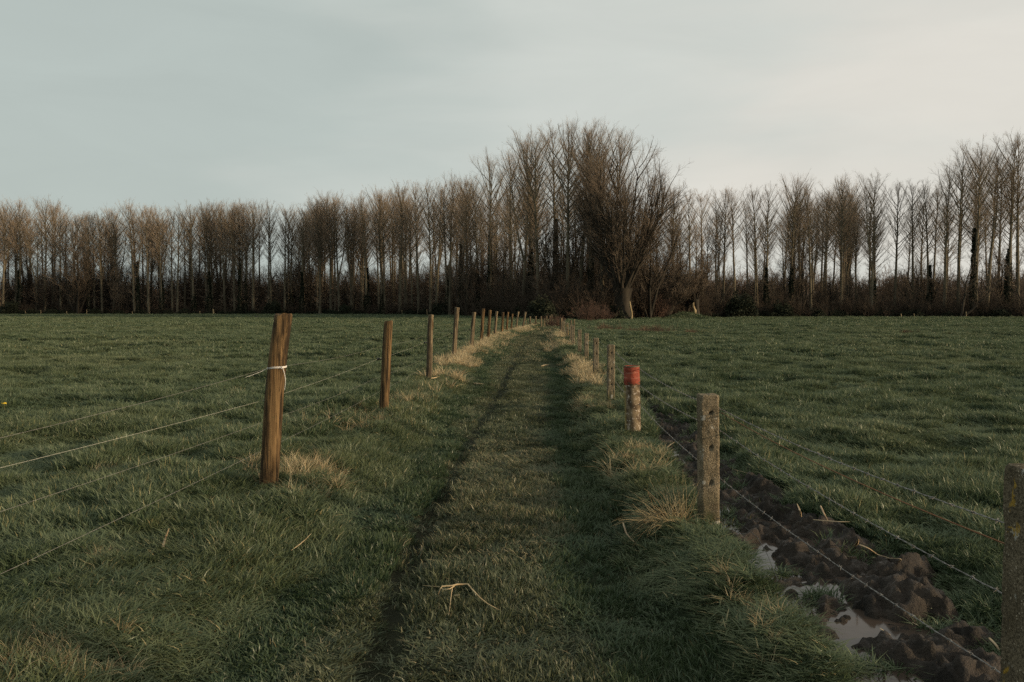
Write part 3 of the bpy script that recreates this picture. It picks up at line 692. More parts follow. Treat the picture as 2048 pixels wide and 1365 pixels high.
TOP = [(-900, 420), (0, 405), (40, 398), (90, 396), (150, 430), (205, 425), (270, 405), (320, 417), (355, 415), (420, 401), (450, 408), (505, 402), (570, 412), (610, 412), (660, 385), (705, 402), (765, 377), (835, 362), (875, 368), (920, 350), (955, 368), (978, 310), (1025, 300), (1075, 262), (1112, 255), (1158, 248), (1205, 254), (1232, 265), (1300, 340), (1380, 388), (1445, 376), (1525, 378), (1585, 352), (1635, 385), (1682, 355), (1742, 342), (1790, 365), (1860, 368), (1900, 310), (1945, 285), (1975, 300), (2035, 268), (2400, 300), (3000, 320)]
TPX = [a for a, b in TOP]; TPY = [b for a, b in TOP]
def height_at(px, d, frac=1.0): return (HZ - np.interp(px, TPX, TPY)) * 1.045 * d / FPX * frac + CAMH
LEFT = [6, 40, 90, 122, 150, 178, 205, 240, 270, 298, 325, 355, 388, 420, 450, 480, 507, 538, 570, 605, 640, 662, 705, 735, 765, 800, 838, 872, 900, 922]
MIDDLE = [955, 980, 1024, 1045, 1062, 1078, 1112, 1136, 1158, 1182, 1206, 1230]
RIGHT = [2035, 2015, 1972, 1945, 1915, 1888, 1858, 1825, 1788, 1742, 1682, 1622, 1600, 1582, 1532, 1515, 1470, 1445, 1405, 1380]
IVY_AT = {40: 0, 178: 2, 325: 0, 388: 1, 420: 0, 480: 2, 605: 0, 735: 0, 765: 1, 922: 2, 955: 0, 980: 2, 1062: 0, 1112: 2, 1182: 0, 1858: 0, 1945: 2, 1532: 0, 1470: 1, 2015: 0, 1582: 0}
def wood_rows():
    for i, px in enumerate(LEFT):
        d = float(edge_d(px)) + 1.5 + rt.random() * 3
        k = rt.randrange(8); q = ORD[i] if i < 15 else ORD[29 - i]
        lb = ('slender bare poplar at the front of the left wood, %s from the left end' % q) if i < 15 else ('bare poplar left of the tall central clump, %s counting leftwards from it' % q)
        tree('poplar_tree', POP[k], at_px(px, d), d, height_at(px, d), 22, lb, 'bare poplars along the edge of the wood', ivy=IVY[IVY_AT[px]] if px in IVY_AT else None)
    for i, px in enumerate(MIDDLE):
        d = float(edge_d(px)) + 5 + rt.random() * 6
        tree('poplar_tree', POP[[6, 3, 0, 2, 6, 3, 1, 6, 5, 0, 3, 6][i]], at_px(px, d), d, height_at(px, d), 22, 'tall bare poplar in the clump where the track meets the wood, %s from its left' % ORD[i], 'bare poplars along the edge of the wood', ivy=IVY[IVY_AT[px]] if px in IVY_AT else None)
    for i, px in enumerate(RIGHT):
        d = float(edge_d(px)) + 2 + rt.random() * 4
        tree('poplar_tree', POP[[0, 1, 5, 3, 2, 4, 7, 1, 0, 2, 6, 7, 4, 6, 1, 7, 4, 0, 7, 1][i]], at_px(px, d), d, height_at(px, d), 22, 'bare poplar at the front of the right wood, %s from the right end' % ORD[i], 'bare poplars along the edge of the wood', ivy=IVY[IVY_AT[px]] if px in IVY_AT else None)
    def back(n, p0, p1, d0, d1, f0, f1, side):
        for _ in range(n):
            px = rt.uniform(p0, p1); d = float(edge_d(px)) + rt.uniform(d0, d1)
            tree('poplar_tree', POP[rt.randrange(8)], at_px(px, d), d, height_at(px, d, rt.uniform(f0, f1)), 22, 'thin bare poplar among the crowded stems deeper in the %s wood' % side, 'poplars deeper in the %s wood' % side, xs=0.97, ivy=IVY[rt.randrange(3)] if rt.random() < .12 else None)
    back(136, -60, 960, 1.5, 36, .80, 1.0, 'left'); back(28, 950, 1330, 12, 45, .55, .92, 'middle'); back(52, 1340, 2110, 5, 45, .68, .98, 'right')
    def scrub(n, p0, p1, d0, d1, h0, h1, side):
        for _ in range(n):
            px = rt.uniform(p0, p1); d = float(edge_d(px)) + rt.uniform(d0, d1)
            tree('scrub_tree', SPR[rt.randrange(4)], at_px(px, d), d, rt.uniform(h0, h1), 12, 'low spreading bare tree with dark branches under the poplars of the %s wood' % side, 'dark spreading trees under the %s poplars' % side)
    scrub(24, -40, 940, 0.5, 14, 8, 14, 'left'); scrub(14, 960, 1330, 2, 16, 8, 15, 'middle'); scrub(24, 1350, 2090, 0.5, 14, 6, 12, 'right')
    # two trees that stand out
    d = 178; tree('spreading_tree', SPR[2], at_px(155, d), d, 18.0, 12, 'dark brown bushy crowned tree rising among the far left poplars', None)
    d = 104; tree('spreading_tree', SPR[1], at_px(1300, d), d, 14.5, 12, 'dark spreading tree just right of the great pollard', None)
    d = 118; tree('leaning_tree', SPR[3], at_px(1925, d), d, 11, 12, 'dark tree leaning to the right among the far right poplars', None, rz=0.0).rotation_euler = (0, R(38), 0)
wood_rows()

def pollards():
    p = spreading(41, 18, 22, .60, r0=.25, n1=15, n2=9, trunk=(3.6, 1.15), thick=0.75)
    d = 100.0; x = at_px(1243, d)
    e = tree('pollard_willow', p, x, d, 21.0, 18, 'great pollard tree with thick bole and wide fan of limbs where track enters wood', None, rz=0.5)
    mb = MB(); ts = np.linspace(0, 1, 9)
    r = np.random.default_rng(2)
    P = np.stack([0.9 + .12 * np.sin(ts * 5) , -1.15 + 0 * ts, -0.15 + 2.35 * ts], 1)
    mb.tube(P, np.array([.17, .14, .12, .11, .12, .08, .13, .10, .03]), 9, True)
    s = add('split_stub', mb.mesh('split_stub', M['palewood']), None, (x, d, float(H(x, d)))); s['label'] = 'pale splintered upright stub'
    s.parent = e; s.matrix_parent_inverse = e.matrix_basis.inverted() if False else s.matrix_parent_inverse
    s.location = (0, 0, 0); s.rotation_euler = (0, 0, -0.5)
    lp = spreading(42, 8.5, 12, .8, r0=.15, n1=7, n2=8, trunk=(2.0, .7), thick=1.1)
    lp2 = spreading(43, 8.5, 10, .8, r0=.15, n1=7, n2=8, trunk=(2.4, .55), thick=1.1)
    for px, dd, pr, h, ry, lb in ((1330, 107, lp, 8.0, 26, 'leaning pollard willow with a rusty brown trunk left of the grassy mound'), (1368, 111, lp, 8.5, 8, 'broad dark pollard willow behind the grassy mound'), (1392, 110, lp2, 9, -8, 'pollard willow with pale torn bark right of the grassy mound')):
        e = tree('pollard_willow', pr, at_px(px, dd), dd, h, 8.5, lb, None, rz=0); e.rotation_euler = (0, R(ry), rt.random() * .5)
    mb = MB(); mb.tube(np.stack([.12 * np.sin(ts * 6), 0 * ts, -.1 + 1.6 * ts], 1), np.array([.20, .2, .17, .2, .14, .17, .1, .12, .03]), 9, True)
    d = 106.5; x = at_px(1388, d); tag(add('tree_stump', mb.mesh('stump', M['palewood']), None, (x, d, float(H(x, d)))), 'pale broken stump beside the leaning pollards', 'stump')
pollards()

def undergrowth():
    r = np.random.default_rng(77)
    ms = [shoots_mesh('brush_clump', 'brush', 200 + i, 26, 2.2, 3.2, .022) for i in range(3)] + [bush_leaves(210 + i, 2.6, 1.2, 1500, .085) for i in range(3)]
    P = []; I = []; S = []
    for n, p0, p1, b0, b1, kind, s0, s1 in ((260, -250, 1000, 1.5, 16, 0, .25, 1.0), (110, 960, 1400, 2, 14, 0, .6, 1.7), (330, 1330, 2400, .3, 14, 0, .35, 1.1), (260, -250, 1000, .3, 9, 1, .35, 1.1), (90, 990, 1240, 1, 12, 1, .6, 1.6), (240, 1330, 2400, .2, 8, 1, .4, 1.2)):
        px = p0 + (p1 - p0) * r.random(n); d = edge_d(px) + b0 + (b1 - b0) * r.random(n) ** 1.4
        x = at_px(px, d); keep = ~((d < 86) & (np.abs(px - 1105) < 30))
        P.append(np.stack([x, d, H(x, d)], 1)[keep]); I.append((r.integers(0, 3, n) + 3 * kind)[keep]); S.append((s0 + (s1 - s0) * r.random(n))[keep])
    P = np.concatenate(P); I = np.concatenate(I); S = np.concatenate(S); n = len(P)
    scatter('undergrowth', 'dark tangled brush and brambles along the foot of the wood', 'undergrowth', P, np.stack([np.zeros(n), np.zeros(n), r.random(n) * 6.28], 1), np.stack([S, S, S], 1), I, ms)
    fm = [shoots_mesh('far_clump', 'farbrush', 230 + i, 24, 4, 4.5, .035, 8) for i in range(3)]
    sm = [shoots_mesh('sapling_clump', 'brush', 240 + i, 12, 5, 8.5, .028, 12, .16, 5) for i in range(4)]
    n = 560; px = np.concatenate([-200 + 1180 * r.random(300), 1330 + 900 * r.random(200), 960 + 380 * r.random(60)]); d = edge_d(px) + 9 + 40 * r.random(n); x = at_px(px, d); S = (0.6 + 0.85 * r.random(n)) * np.where(px > 1330, .56, 1)
    scatter('saplings', 'thicket of thin dark saplings filling the wood between the trunks', 'thicket', np.stack([x, d, H(x, d)], 1), np.stack([np.zeros(n), np.zeros(n), r.random(n) * 6.28], 1), np.stack([S, S, S], 1), r.integers(0, 4, n), sm)
    n = 900; px = -400 + 3000 * r.random(n); d = edge_d(px) + 70 + 70 * r.random(n); x = at_px(px, d); S = 1.3 + 1.1 * r.random(n)
    scatter('far_woods', 'brown blurred line of woods seen far off between the trunks', 'woods', np.stack([x, d, H(x, d)], 1), np.stack([np.zeros(n), np.zeros(n), r.random(n) * 6.28], 1), np.stack([S, S, S], 1), r.integers(0, 3, n), fm)
    # bushes one can tell apart
    for px, dd, kind, s, lb in ((545, 176, 'd', 1.5, 'round dark evergreen bush at the foot of the left wood behind the nearest wooden post'), (690, 168, 'd', 1.1, 'low dark evergreen bush at the foot of the left wood beyond the second wooden post'), (20, 178, 'd', 1.4, 'dark bush under the poplars at the far left end of the wood'),
                                (880, 151, 'd', 1.3, 'dark evergreen bush under the poplars behind the third and fourth wooden posts'), (1480, 118, 'd', 1.7, 'tall dark ivy covered bush at the left of the right wood'), (1565, 119, 'd', 1.2, 'ragged dark ivy bush under the right wood poplars'), (1085, 96, 'd', 1.35, 'dark evergreen thicket where the track goes into the wood'),
                                (1178, 92, 'r', 1.0, 'low red brown thorny bush right of the end of the track'), (1205, 96, 'r', .8, 'small russet bush between the track end and the great pollard'), (1308, 106, 'r', 1.35, 'russet brown scrub between the great pollard and the leaning ones')):
        x = at_px(px, dd); me = BUSH_D if kind == 'd' else BUSH_R
        o = add('bush', me, None, (x, dd, float(H(x, dd))), (0, 0, rt.random() * 6)); o.scale = (s, s, s); tag(o, lb, 'bush', 'bushes along the foot of the wood')
BUSH_D = bush_leaves(220, 3.2, 2.0, 5200, .075); BUSH_R = shoots_mesh('red_bush', 'redbrush', 221, 60, 2.4, 2.3, .016, 9, .5)
undergrowth()

# ------------------------------------------------------------------ sheds and houses seen through the trees
def house(name, px0, px1, ytop, d, wallc, roofc, label, cat, win=True, depth=7):
    x0, x1 = at_px(px0, d), at_px(px1, d); w = x1 - x0; h = CAMH + (HZ - ytop) * d / FPX; hw = h * .52
    e = tag(empty(name, ((x0 + x1) / 2, d, 0)), label, cat)
    mb = MB(); mb.put([[-w / 2, 0, -.3], [w / 2, 0, -.3], [w / 2, depth, -.3], [-w / 2, depth, -.3], [-w / 2, 0, hw], [w / 2, 0, hw], [w / 2, depth, hw], [-w / 2, depth, hw], [-w / 2, depth / 2, h - .12], [w / 2, depth / 2, h - .12]],
                      [[0, 1, 5, 4], [2, 3, 7, 6], [1, 2, 6, 5], [3, 0, 4, 7]], [[4, 8, 7], [5, 6, 9]])
    add('wall', mb.mesh('wall', wallc, False), e)
    mb = MB(); o = .3; t = .1; hr = h
    V = []
    for z in (0, t):
        V += [[-w / 2 - o, -o, hw - .15 + z], [w / 2 + o, -o, hw - .15 + z], [w / 2 + o, depth / 2, hr + z - .1], [-w / 2 - o, depth / 2, hr + z - .1], [w / 2 + o, depth + o, hw - .15 + z], [-w / 2 - o, depth + o, hw - .15 + z]]
    mb.put(V, [[0, 1, 2, 3], [3, 2, 4, 5], [6, 9, 8, 7], [9, 11, 10, 8], [0, 6, 7, 1], [5, 4, 10, 11], [0, 3, 9, 6], [3, 5, 11, 9], [1, 7, 8, 2], [2, 8, 10, 4]])
    add('roof', mb.mesh('roof', roofc, False), e)
    if win:
        for sx in (-.25, .22):
            mb = MB(); mb.box((sx * w, -.03, hw * .6), (.55, .035, .42)); f = add('window', mb.mesh('window', M['pale'], False), e)
            mb = MB(); mb.box((sx * w, -.05, hw * .6), (.46, .03, .33)); add('pane', mb.mesh('pane', M['glass'], False), f)
    return e
M['pale'] = simple('pale paint', (0.45, 0.43, 0.38), (0.55, 0.52, 0.46), 3, .7)
M['glass'] = simple('dark glass', (0.02, 0.02, 0.022), (0.03, 0.03, 0.03), 3, .1, spec=.6)
M['brick'] = simple('brown brick', (0.10, 0.065, 0.045), (0.15, 0.10, 0.07), 8, .9)
M['roof'] = simple('dull roof tiles', (0.085, 0.062, 0.050), (0.12, 0.09, 0.07), 5, .85, .02, 20, (1, 1, 3))
M['yellowwall'] = simple('pale yellow boards', (0.42, 0.32, 0.13), (0.55, 0.43, 0.2), 4, .8)
M['yellowroof'] = simple('buff roof', (0.26, 0.22, 0.10), (0.33, 0.28, 0.14), 4, .8)
house('farmhouse', 1606, 1656, 582, 168, M['brick'], M['roof'], 'low brown house glimpsed behind the right wood, left of the two', 'house')
house('farmhouse', 1682, 1742, 580, 172, M['brick'], M['roof'], 'wider low brown house glimpsed behind the right wood, with a pale window', 'house')
house('field_shelter', 806, 821, 615.5, 205, M['yellowwall'], M['yellowroof'], 'small pale yellow shelter glimpsed between the left trunks', 'shelter', win=False, depth=3)

# ------------------------------------------------------------------ wooden posts
def wood_post(base, top, dia_b, dia_t, seed, mat, bend=(0, 0), name='wooden_post', label='', group='wooden posts of the left fence', z0=None, cat='fence post'):
    """base/top: photo pixels; the post is a split, slightly bent round timber"""
    b = G(*base, 0.0) if z0 is None else D(base[0], base[1], z0)
    d = b[1]; t = D(top[0], top[1], d); gz = float(H(b[0], d))
    r = np.random.default_rng(seed); n = 34; k = 22
    ts = np.concatenate([np.linspace(0, 0.97, n - 3), [0.985, 0.994, 1.0]])
    dv = t - b; P = ts[:, None] * dv[None]; P[:, 0] += bend[0] * np.sin(ts * np.pi) + bend[1] * np.sin(ts * 2 * np.pi)
    ang = np.arange(k) / k * 6.283
    base_r = (dia_b + (dia_t - dia_b) * ts) / 2
    base_r[-1] *= 0.90; base_r[-2] *= .97
    oval = 1 + 0.06 * np.cos(2 * (ang - r.random() * 6))
    lump = 1 + 0.07 * (vnoise(ang[None] * 1.1, ts[:, None] * 4, seed) - .5) + 0.05 * (vnoise(ang[None] * 5, ts[:, None] * 2.5, seed + 1) - .5)
    for c in r.random(4) * 6.283:                         # drying cracks run down the grain
        da = np.abs((ang[None] - c - 0.15 * (ts[:, None] - .5) + np.pi) % 6.283 - np.pi)
        lump = lump - 0.10 * np.exp(-(da / 0.16) ** 2) * (vnoise(ts[:, None] * 4, c * 9, seed + 5) > .35)
    V = P[:, None, :] + np.stack([np.cos(ang), np.sin(ang), 0 * ang], 1)[None] * (base_r[:, None] * oval[None] * lump)[..., None]
    V[-3:, :, 2] += (vnoise(ang * 2, 1.0, seed + 7) - .5)[None] * 0.02 + 0.15 * V[-3:, :, 0] * (r.random() - .5)
    lowz = -0.25 - 0.0
    V[0, :, 2] = lowz
    mb = MB(); i = np.arange(n * k).reshape(n, k); a = i[:-1]; c = i[1:]
    mb.put(V.reshape(-1, 3), np.stack([a, np.roll(a, -1, 1), np.roll(c, -1, 1), c], -1).reshape(-1, 4))
    topc = V[-1].mean(0); ins = topc + (V[-1] - topc) * .5; ins[:, 2] += r.normal(0, .002, k)
    base_i = np.arange(k)
    mb.put(np.vstack([V[-1], ins, topc]), np.stack([base_i, (base_i + 1) % k, (base_i + 1) % k + k, base_i + k], 1), np.stack([base_i + k, (base_i + 1) % k + k, np.full(k, 2 * k)], 1))
    o = add(name, mb.mesh('post', M[mat]), None, (b[0], d, 0)); tag(o, label, cat, group)
    return o, b, t
def insulator(post, local):
    mb = MB(); a = np.arange(9) / 8 * 6.283
    mb.tube([[0.055, 0, 0], [0.0, 0, 0]], [.007, .010], 8, True); mb.tube(np.stack([-0.012 + 0 * a, .016 * np.cos(a), .016 * np.sin(a)], 1), .006, 6)
    mb.tube([[0.004, 0, 0], [-.02, 0, 0]], [.017, .017], 10, True)
    add('insulator', mb.mesh('insulator', M['plastic']), post, local)
WPOSTS = [ # base px, top px, diameters, material, label
    ((537, 976), (567, 630), .140, .134, 'wood', 'thick leaning wooden post nearest the camera with white twine round it'),
    ((767, 824), (777, 643), .125, .116, 'wood', 'sturdy orange brown wooden post, second along the left fence'),
    ((857, 760), (862, 630), .118, .112, 'greywood', 'third wooden post along the left fence, with a split slab at its top'),
    ((907, 720), (914.5, 615), .128, .128, 'greywood', 'tall dark stained wooden post, fourth along the left fence'),
    ((942, 701), (948.5, 625), .120, .122, 'greywood', 'fifth wooden post along the left fence, greyer and shorter than the fourth'),
    ((962, 687), (967, 618), .128, .128, 'wood', 'sixth wooden post along the left fence, tall and straight'),
    ((975.7, 679), (980.6, 621), .125, .125, 'wood', 'seventh wooden post along the left fence, above pale dry grass'),
    ((989.6, 671.5), (993.5, 623), .130, .130, 'greywood', 'eighth wooden post along the left fence, dark at its foot'),
    ((1003.8, 668), (1006.3, 625), .145, .140, 'wood', 'ninth wooden post along the left fence, light brown'),
    ((1013, 664), (1016, 624.7), .13, .13, 'wood', 'tenth wooden post along the left fence, banded light and dark'),
    ((1021.6, 663), (1025, 628), .11, .10, 'wood', 'eleventh wooden post along the left fence, thin with a pale knob top'),
    ((1032, 659), (1036.8, 624), .12, .12, 'greywood', 'twelfth wooden post along the left fence, thin and leaning right'),
    ((1045, 657.6), (1051.5, 624), .13, .14, 'greywood', 'thirteenth wooden post along the left fence, leaning strongly to the right'),
]
POSTS = []
for i, (b, t, db, dt, mt, lb) in enumerate(WPOSTS):
    o, B, T = wood_post(b, t, db, dt, 300 + i, mt, bend=((-0.016, 0.004) if i == 0 else (0, 0.004)), label=lb); POSTS.append((o, B, T))
    if i == 2:
        mb = MB(); zs = np.linspace(.93, 1.21, 6); mb.tube(np.stack([.075 + .01 * np.sin(zs * 9) + (zs - .93) * .03, -.02 + 0 * zs, zs], 1), [.004, .018, .022, .024, .022, .020], 8, True)
        add('split_slab', mb.mesh('slab', M['wood']), o)
INSZ = {1: .69, 2: .70, 3: .69, 4: .66, 5: .66, 6: .64}
for i, hz in INSZ.items():
    o, B, T = POSTS[i]; u = hz / (T[2] - B[2]); lx = (T - B)[0] * u
    insulator(o, (lx - WPOSTS[i][2] / 2 - 0.035, 0, hz))
FAR = [((1052.5, 653), (1052.5, 640), .05, 'thin pale stake just past the last leaning wooden post'), ((1060, 651), (1060, 633.5), .13, 'grey wooden post at the bend of the track, first after the thin stake'), ((1071, 651.5), (1071.5, 633), .12, 'dark capped wooden post at the bend of the track, second after the stake'),
       ((1082.5, 654), (1082.3, 633), .12, 'straight grey post at the bend of the track, third after the stake'), ((1089, 652), (1088.5, 637), .09, 'short grey post at the bend of the track, fourth after the stake'), ((1093.5, 651.5), (1093.2, 632), .10, 'thin grey post at the bend of the track, fifth after the stake'), ((1100, 651), (1100, 632), .12, 'post at the bend of the track, sixth after the stake, before russet weeds'),
       ((1104, 650), (1103.5, 629), .10, 'tall brown post among russet weeds at the end of the left fence'), ((1148.5, 655), (1148.5, 639), .10, 'thin grey post behind the concrete fence, right of a matching one'), ((1142, 655), (1142, 641), .10, 'thin grey post behind the concrete fence, left of a matching one')]
for i, (b, t, dm, lb) in enumerate(FAR): wood_post(b, t, dm, dm, 340 + i, 'greywood', label=lb, group='small posts at the bend of the track')
for i, (px, h) in enumerate(((3, .8), (51, .8), (82, .95), (134, .8), (174, 1.1), (265, .7), (400, .8), (427, 1.2), (804, 1.1), (854, 1.1), (1802, .6), (1828, .6), (1932, .9))):
    d = float(edge_d(px)) - 0.8; x = at_px(px, d); mb = MB(); w = .07 if px != 427 else .16
    ts = np.linspace(0, 1, 5); mb.tube(np.stack([.03 * np.sin(ts * 4), 0 * ts, -.2 + (h + .2) * ts], 1), w * (1 - .2 * ts), 7, True)
    lb = 'wide pale stake, the whitest at the edge of the left wood' if px == 427 else 'thin pale stake at the far edge of the %s pasture' % ('left' if px < 1000 else 'right')
    tag(add('boundary_stake', mb.mesh('stake', M['palewood']), None, (x, d, float(H(x, d)))), lb, 'stake', 'stakes along the far pasture edge')

# ------------------------------------------------------------------ concrete posts
def concrete_post(cx, d, h, w, seed, mat, label, holes=(.71, .48, .25), lean=0.0, dp=None):
    r = np.random.default_rng(seed); z0, nz, ns = -0.3, 76, 13
    dp = dp or w
    u = np.linspace(-1, 1, ns)
    per = [(x, -1) for x in u[:-1]] + [(1, y) for y in u[:-1]] + [(-x, 1) for x in u[:-1]] + [(-1, -y) for y in u[:-1]]
    per = np.array(per); ch = 0.14; k = len(per)
    pc = per.copy(); m = np.abs(pc).sum(1) - (2 - ch); mk = m > 0; pc[mk] -= np.sign(pc[mk]) * (m[mk] / 2)[:, None]
    zs = np.concatenate([np.linspace(z0, h - .012, nz), [h - .005, h]]); n = len(zs)
    sc = np.ones(n); sc[-2] = .975; sc[-1] = .91
    V = np.zeros((n, k, 3)); V[..., 0] = pc[None, :, 0] * w / 2 * sc[:, None]; V[..., 1] = pc[None, :, 1] * dp / 2 * sc[:, None]; V[..., 2] = zs[:, None]
    nrm = np.zeros((k, 2)); nrm[:, 0] = np.where(np.abs(per[:, 0]) == 1, np.sign(per[:, 0]), 0); nrm[:, 1] = np.where(np.abs(per[:, 1]) == 1, np.sign(per[:, 1]), 0)
    rough = (vnoise(per[None, :, 0] * 6 + per[None, :, 1] * 9, zs[:, None] * 70, seed) - .5) * .004 + (vnoise(per[None, :, 0] * 2, zs[:, None] * 14 + per[None, :, 1] * 5, seed + 1) - .5) * .006
    V[..., :2] += nrm[None] * rough[..., None]
    for hz in holes:                                       # the eyelets for the wire are real pits in the front and back faces
        for fc in (-1, 1):
            dd = np.hypot(V[..., 0] - .004, (V[..., 2] - hz) * .8); on = (per[None, :, 1] == fc) & (np.abs(per[None, :, 0]) < .95)
            V[..., 1] += np.where(on, -fc * .034 * np.exp(-(dd / .0095) ** 4), 0)
    V[..., 0] += lean * V[..., 2]
    mb = MB(); i = np.arange(n * k).reshape(n, k); a = i[:-1]; c = i[1:]
    mb.put(V.reshape(-1, 3), np.stack([a, np.roll(a, -1, 1), np.roll(c, -1, 1), c], -1).reshape(-1, 4))
    tcn = V[-1].mean(0); ins = tcn + (V[-1] - tcn) * .6; ins[:, 2] += r.normal(0.002, .0025, k); bi = np.arange(k)
    mb.put(np.vstack([V[-1], ins, tcn]), np.stack([bi, (bi + 1) % k, (bi + 1) % k + k, bi + k], 1), np.stack([bi + k, (bi + 1) % k + k, np.full(k, 2 * k)], 1))
    o = add('concrete_post', mb.mesh('concrete_post', M[mat]), None, (cx, d, 0)); tag(o, label, 'fence post', 'concrete posts of the right fence'); return o
def cpost(px, base_y, top_y, w, seed, mat, label, lean=0.0):
    d = G(px, base_y)[1]; x = at_px(px, d); h = D(px, top_y, d)[2]
    concrete_post(x, d, h, w, seed, mat, label, lean=lean, holes=tuple(h * f for f in (.86, .58, .30))); return x, d, h
concrete_post(1.355 + .112, 2.40, .91, .145, 400, 'grey_concrete', 'grey concrete post cut off by the right edge, with yellow lichen', holes=(.70, .48, .25))
cpost(1420, 1037, 789, .120, 401, 'concrete', 'pebbled concrete post standing beside the puddles, nearest whole one', lean=-0.012)
cpost(1222, 802, 690, .105, 402, 'concrete', 'concrete post just behind the red topped post')
cpost(1192, 751, 676.5, .105, 403, 'concrete', 'second concrete post behind the red topped post')
cpost(1173, 721, 667, .105, 404, 'concrete', 'third concrete post behind the red topped post, with a white lichen spot')
cpost(1159, 709, 660, .105, 405, 'concrete', 'fourth concrete post behind the red topped post')
cpost(1146, 694, 652, .11, 406, 'concrete', 'fifth concrete post behind the red topped post, wide and close to the sixth')
cpost(1142, 685, 651, .11, 407, 'concrete', 'sixth concrete post behind the red topped post, half hidden by the fifth')
cpost(1135, 678, 646, .115, 408, 'lichen_concrete', 'concrete post covered in yellow lichen near the far end of the fence')
cpost(1128, 671, 645, .11, 409, 'concrete', 'concrete post just past the yellow lichen covered one')
cpost(1126, 667, 643, .11, 410, 'concrete', 'last concrete post before the dark wooden one at the far end')
wood_post((1122, 666), (1122, 636.5), .16, .16, 420, 'greywood', label='dark wooden post ending the row of concrete posts', group='end posts')

def red_post():
    b = G(1266, 866); d = b[1]; x = b[0]; h = D(1262, 732, d)[2]; rr = .083
    e = tag(empty('marker_post', (x, d, 0)), 'round concrete marker post with a red painted top', 'marker post')
    e.rotation_euler = (0, R(-1.6), 0)
    def lathe(prof, k=40, seed=1, amp=.004):
        pr = np.array(prof); ang = np.arange(k) / k * 6.283; n = len(pr)
        rad = pr[:, :1] + amp * (vnoise(ang[None] * 3, pr[:, 1:] * 18, seed) - .5)
        V = np.stack([rad * np.cos(ang)[None], rad * np.sin(ang)[None], np.broadcast_to(pr[:, 1:], (n, k))], -1); i = np.arange(n * k).reshape(n, k); a = i[:-1]; c = i[1:]
        mb = MB(); mb.put(V.reshape(-1, 3), np.stack([a, np.roll(a, -1, 1), np.roll(c, -1, 1), c], -1).reshape(-1, 4)); return mb
    z1 = h - .205
    add('shaft', lathe([(rr * (1.0 + .04 * (1 - z / h)), z) for z in np.linspace(-.25, z1 + .01, 40)], amp=.004).mesh('shaft', M['redpost']), e)
    add('red_collar', lathe([(rr, z1), (rr + .004, z1 + .003), (rr + .004, z1 + .07), (rr + .002, z1 + .075), (rr + .002, h - .06), (rr + .003, h - .055), (rr + .003, h - .006), (rr + .001, h), (rr - .012, h), (rr - .014, h - .008), (.0005, h - .010)], amp=.002).mesh('collar', M['redpaint']), e)
    mb = lathe([(rr + .0045, h - .012), (rr + .0045, h + .003), (rr - .004, h + .003)], amp=.002); add('rim', mb.mesh('rim', M['grey_concrete']), e)
red_post()

# ------------------------------------------------------------------ wires
def sag_line(pts, sag=0.02, per=14, jit=0.0, seed=0):
    out = []; r = np.random.default_rng(seed)
    for a, b in zip(pts[:-1], pts[1:]):
        a = np.array(a); b = np.array(b)
        for t in np.linspace(0, 1, per, endpoint=False): out.append(a + (b - a) * t - np.array([0, 0, sag * 4 * t * (1 - t)]))
    out.append(np.array(pts[-1])); out = np.array(out); out[:, 2] += r.normal(0, jit, len(out)); return out
def wire(name, pts, rad, mat, label, group, sag=0.02, jit=0.0):
    mb = MB(); mb.tube(sag_line(pts, sag, 16, jit, 3), rad, 5, True)
    return tag(add(name, mb.mesh(name, M[mat])), label, 'wire', group)
def left_pts(heights, off):
    pts = []
    n = np.array([-4.05, -0.65]); 
    for (h0, y0) in ((heights[0], 1.2),): pts.append((xl(1.2) + off - 0.02, 1.2, h0))
    for i in range(len(POSTS)):
        o, B, T = POSTS[i]; hh = heights[min(i + 1, len(heights) - 1)]; u = hh / (T[2] - B[2]); pts.append((B[0] + (T - B)[0] * u + off, B[1], hh))
    return pts
wire('electric_wire', left_pts([.79, .655, .69, .70, .69, .66, .66, .64], -.115), .0008, 'polywire', 'pale electric wire carried on black insulators beside the wooden posts', 'wires of the left fence', .015)
wire('fence_wire', left_pts([.86, .905, .86, .85], -.07), .0008, 'steel', 'thin top wire of the left fence, running from the white twine', 'wires of the left fence', .03)
wire('fence_wire', left_pts([.63, .50, .46, .42], -.075), .0008, 'steel', 'thin middle wire of the left fence below the electric wire', 'wires of the left fence', .02)
wire('fence_wire', left_pts([.35, .28, .26, .25], -.075), .0009, 'steel', 'lowest wire of the left fence, just above the grass', 'wires of the left fence', .012)

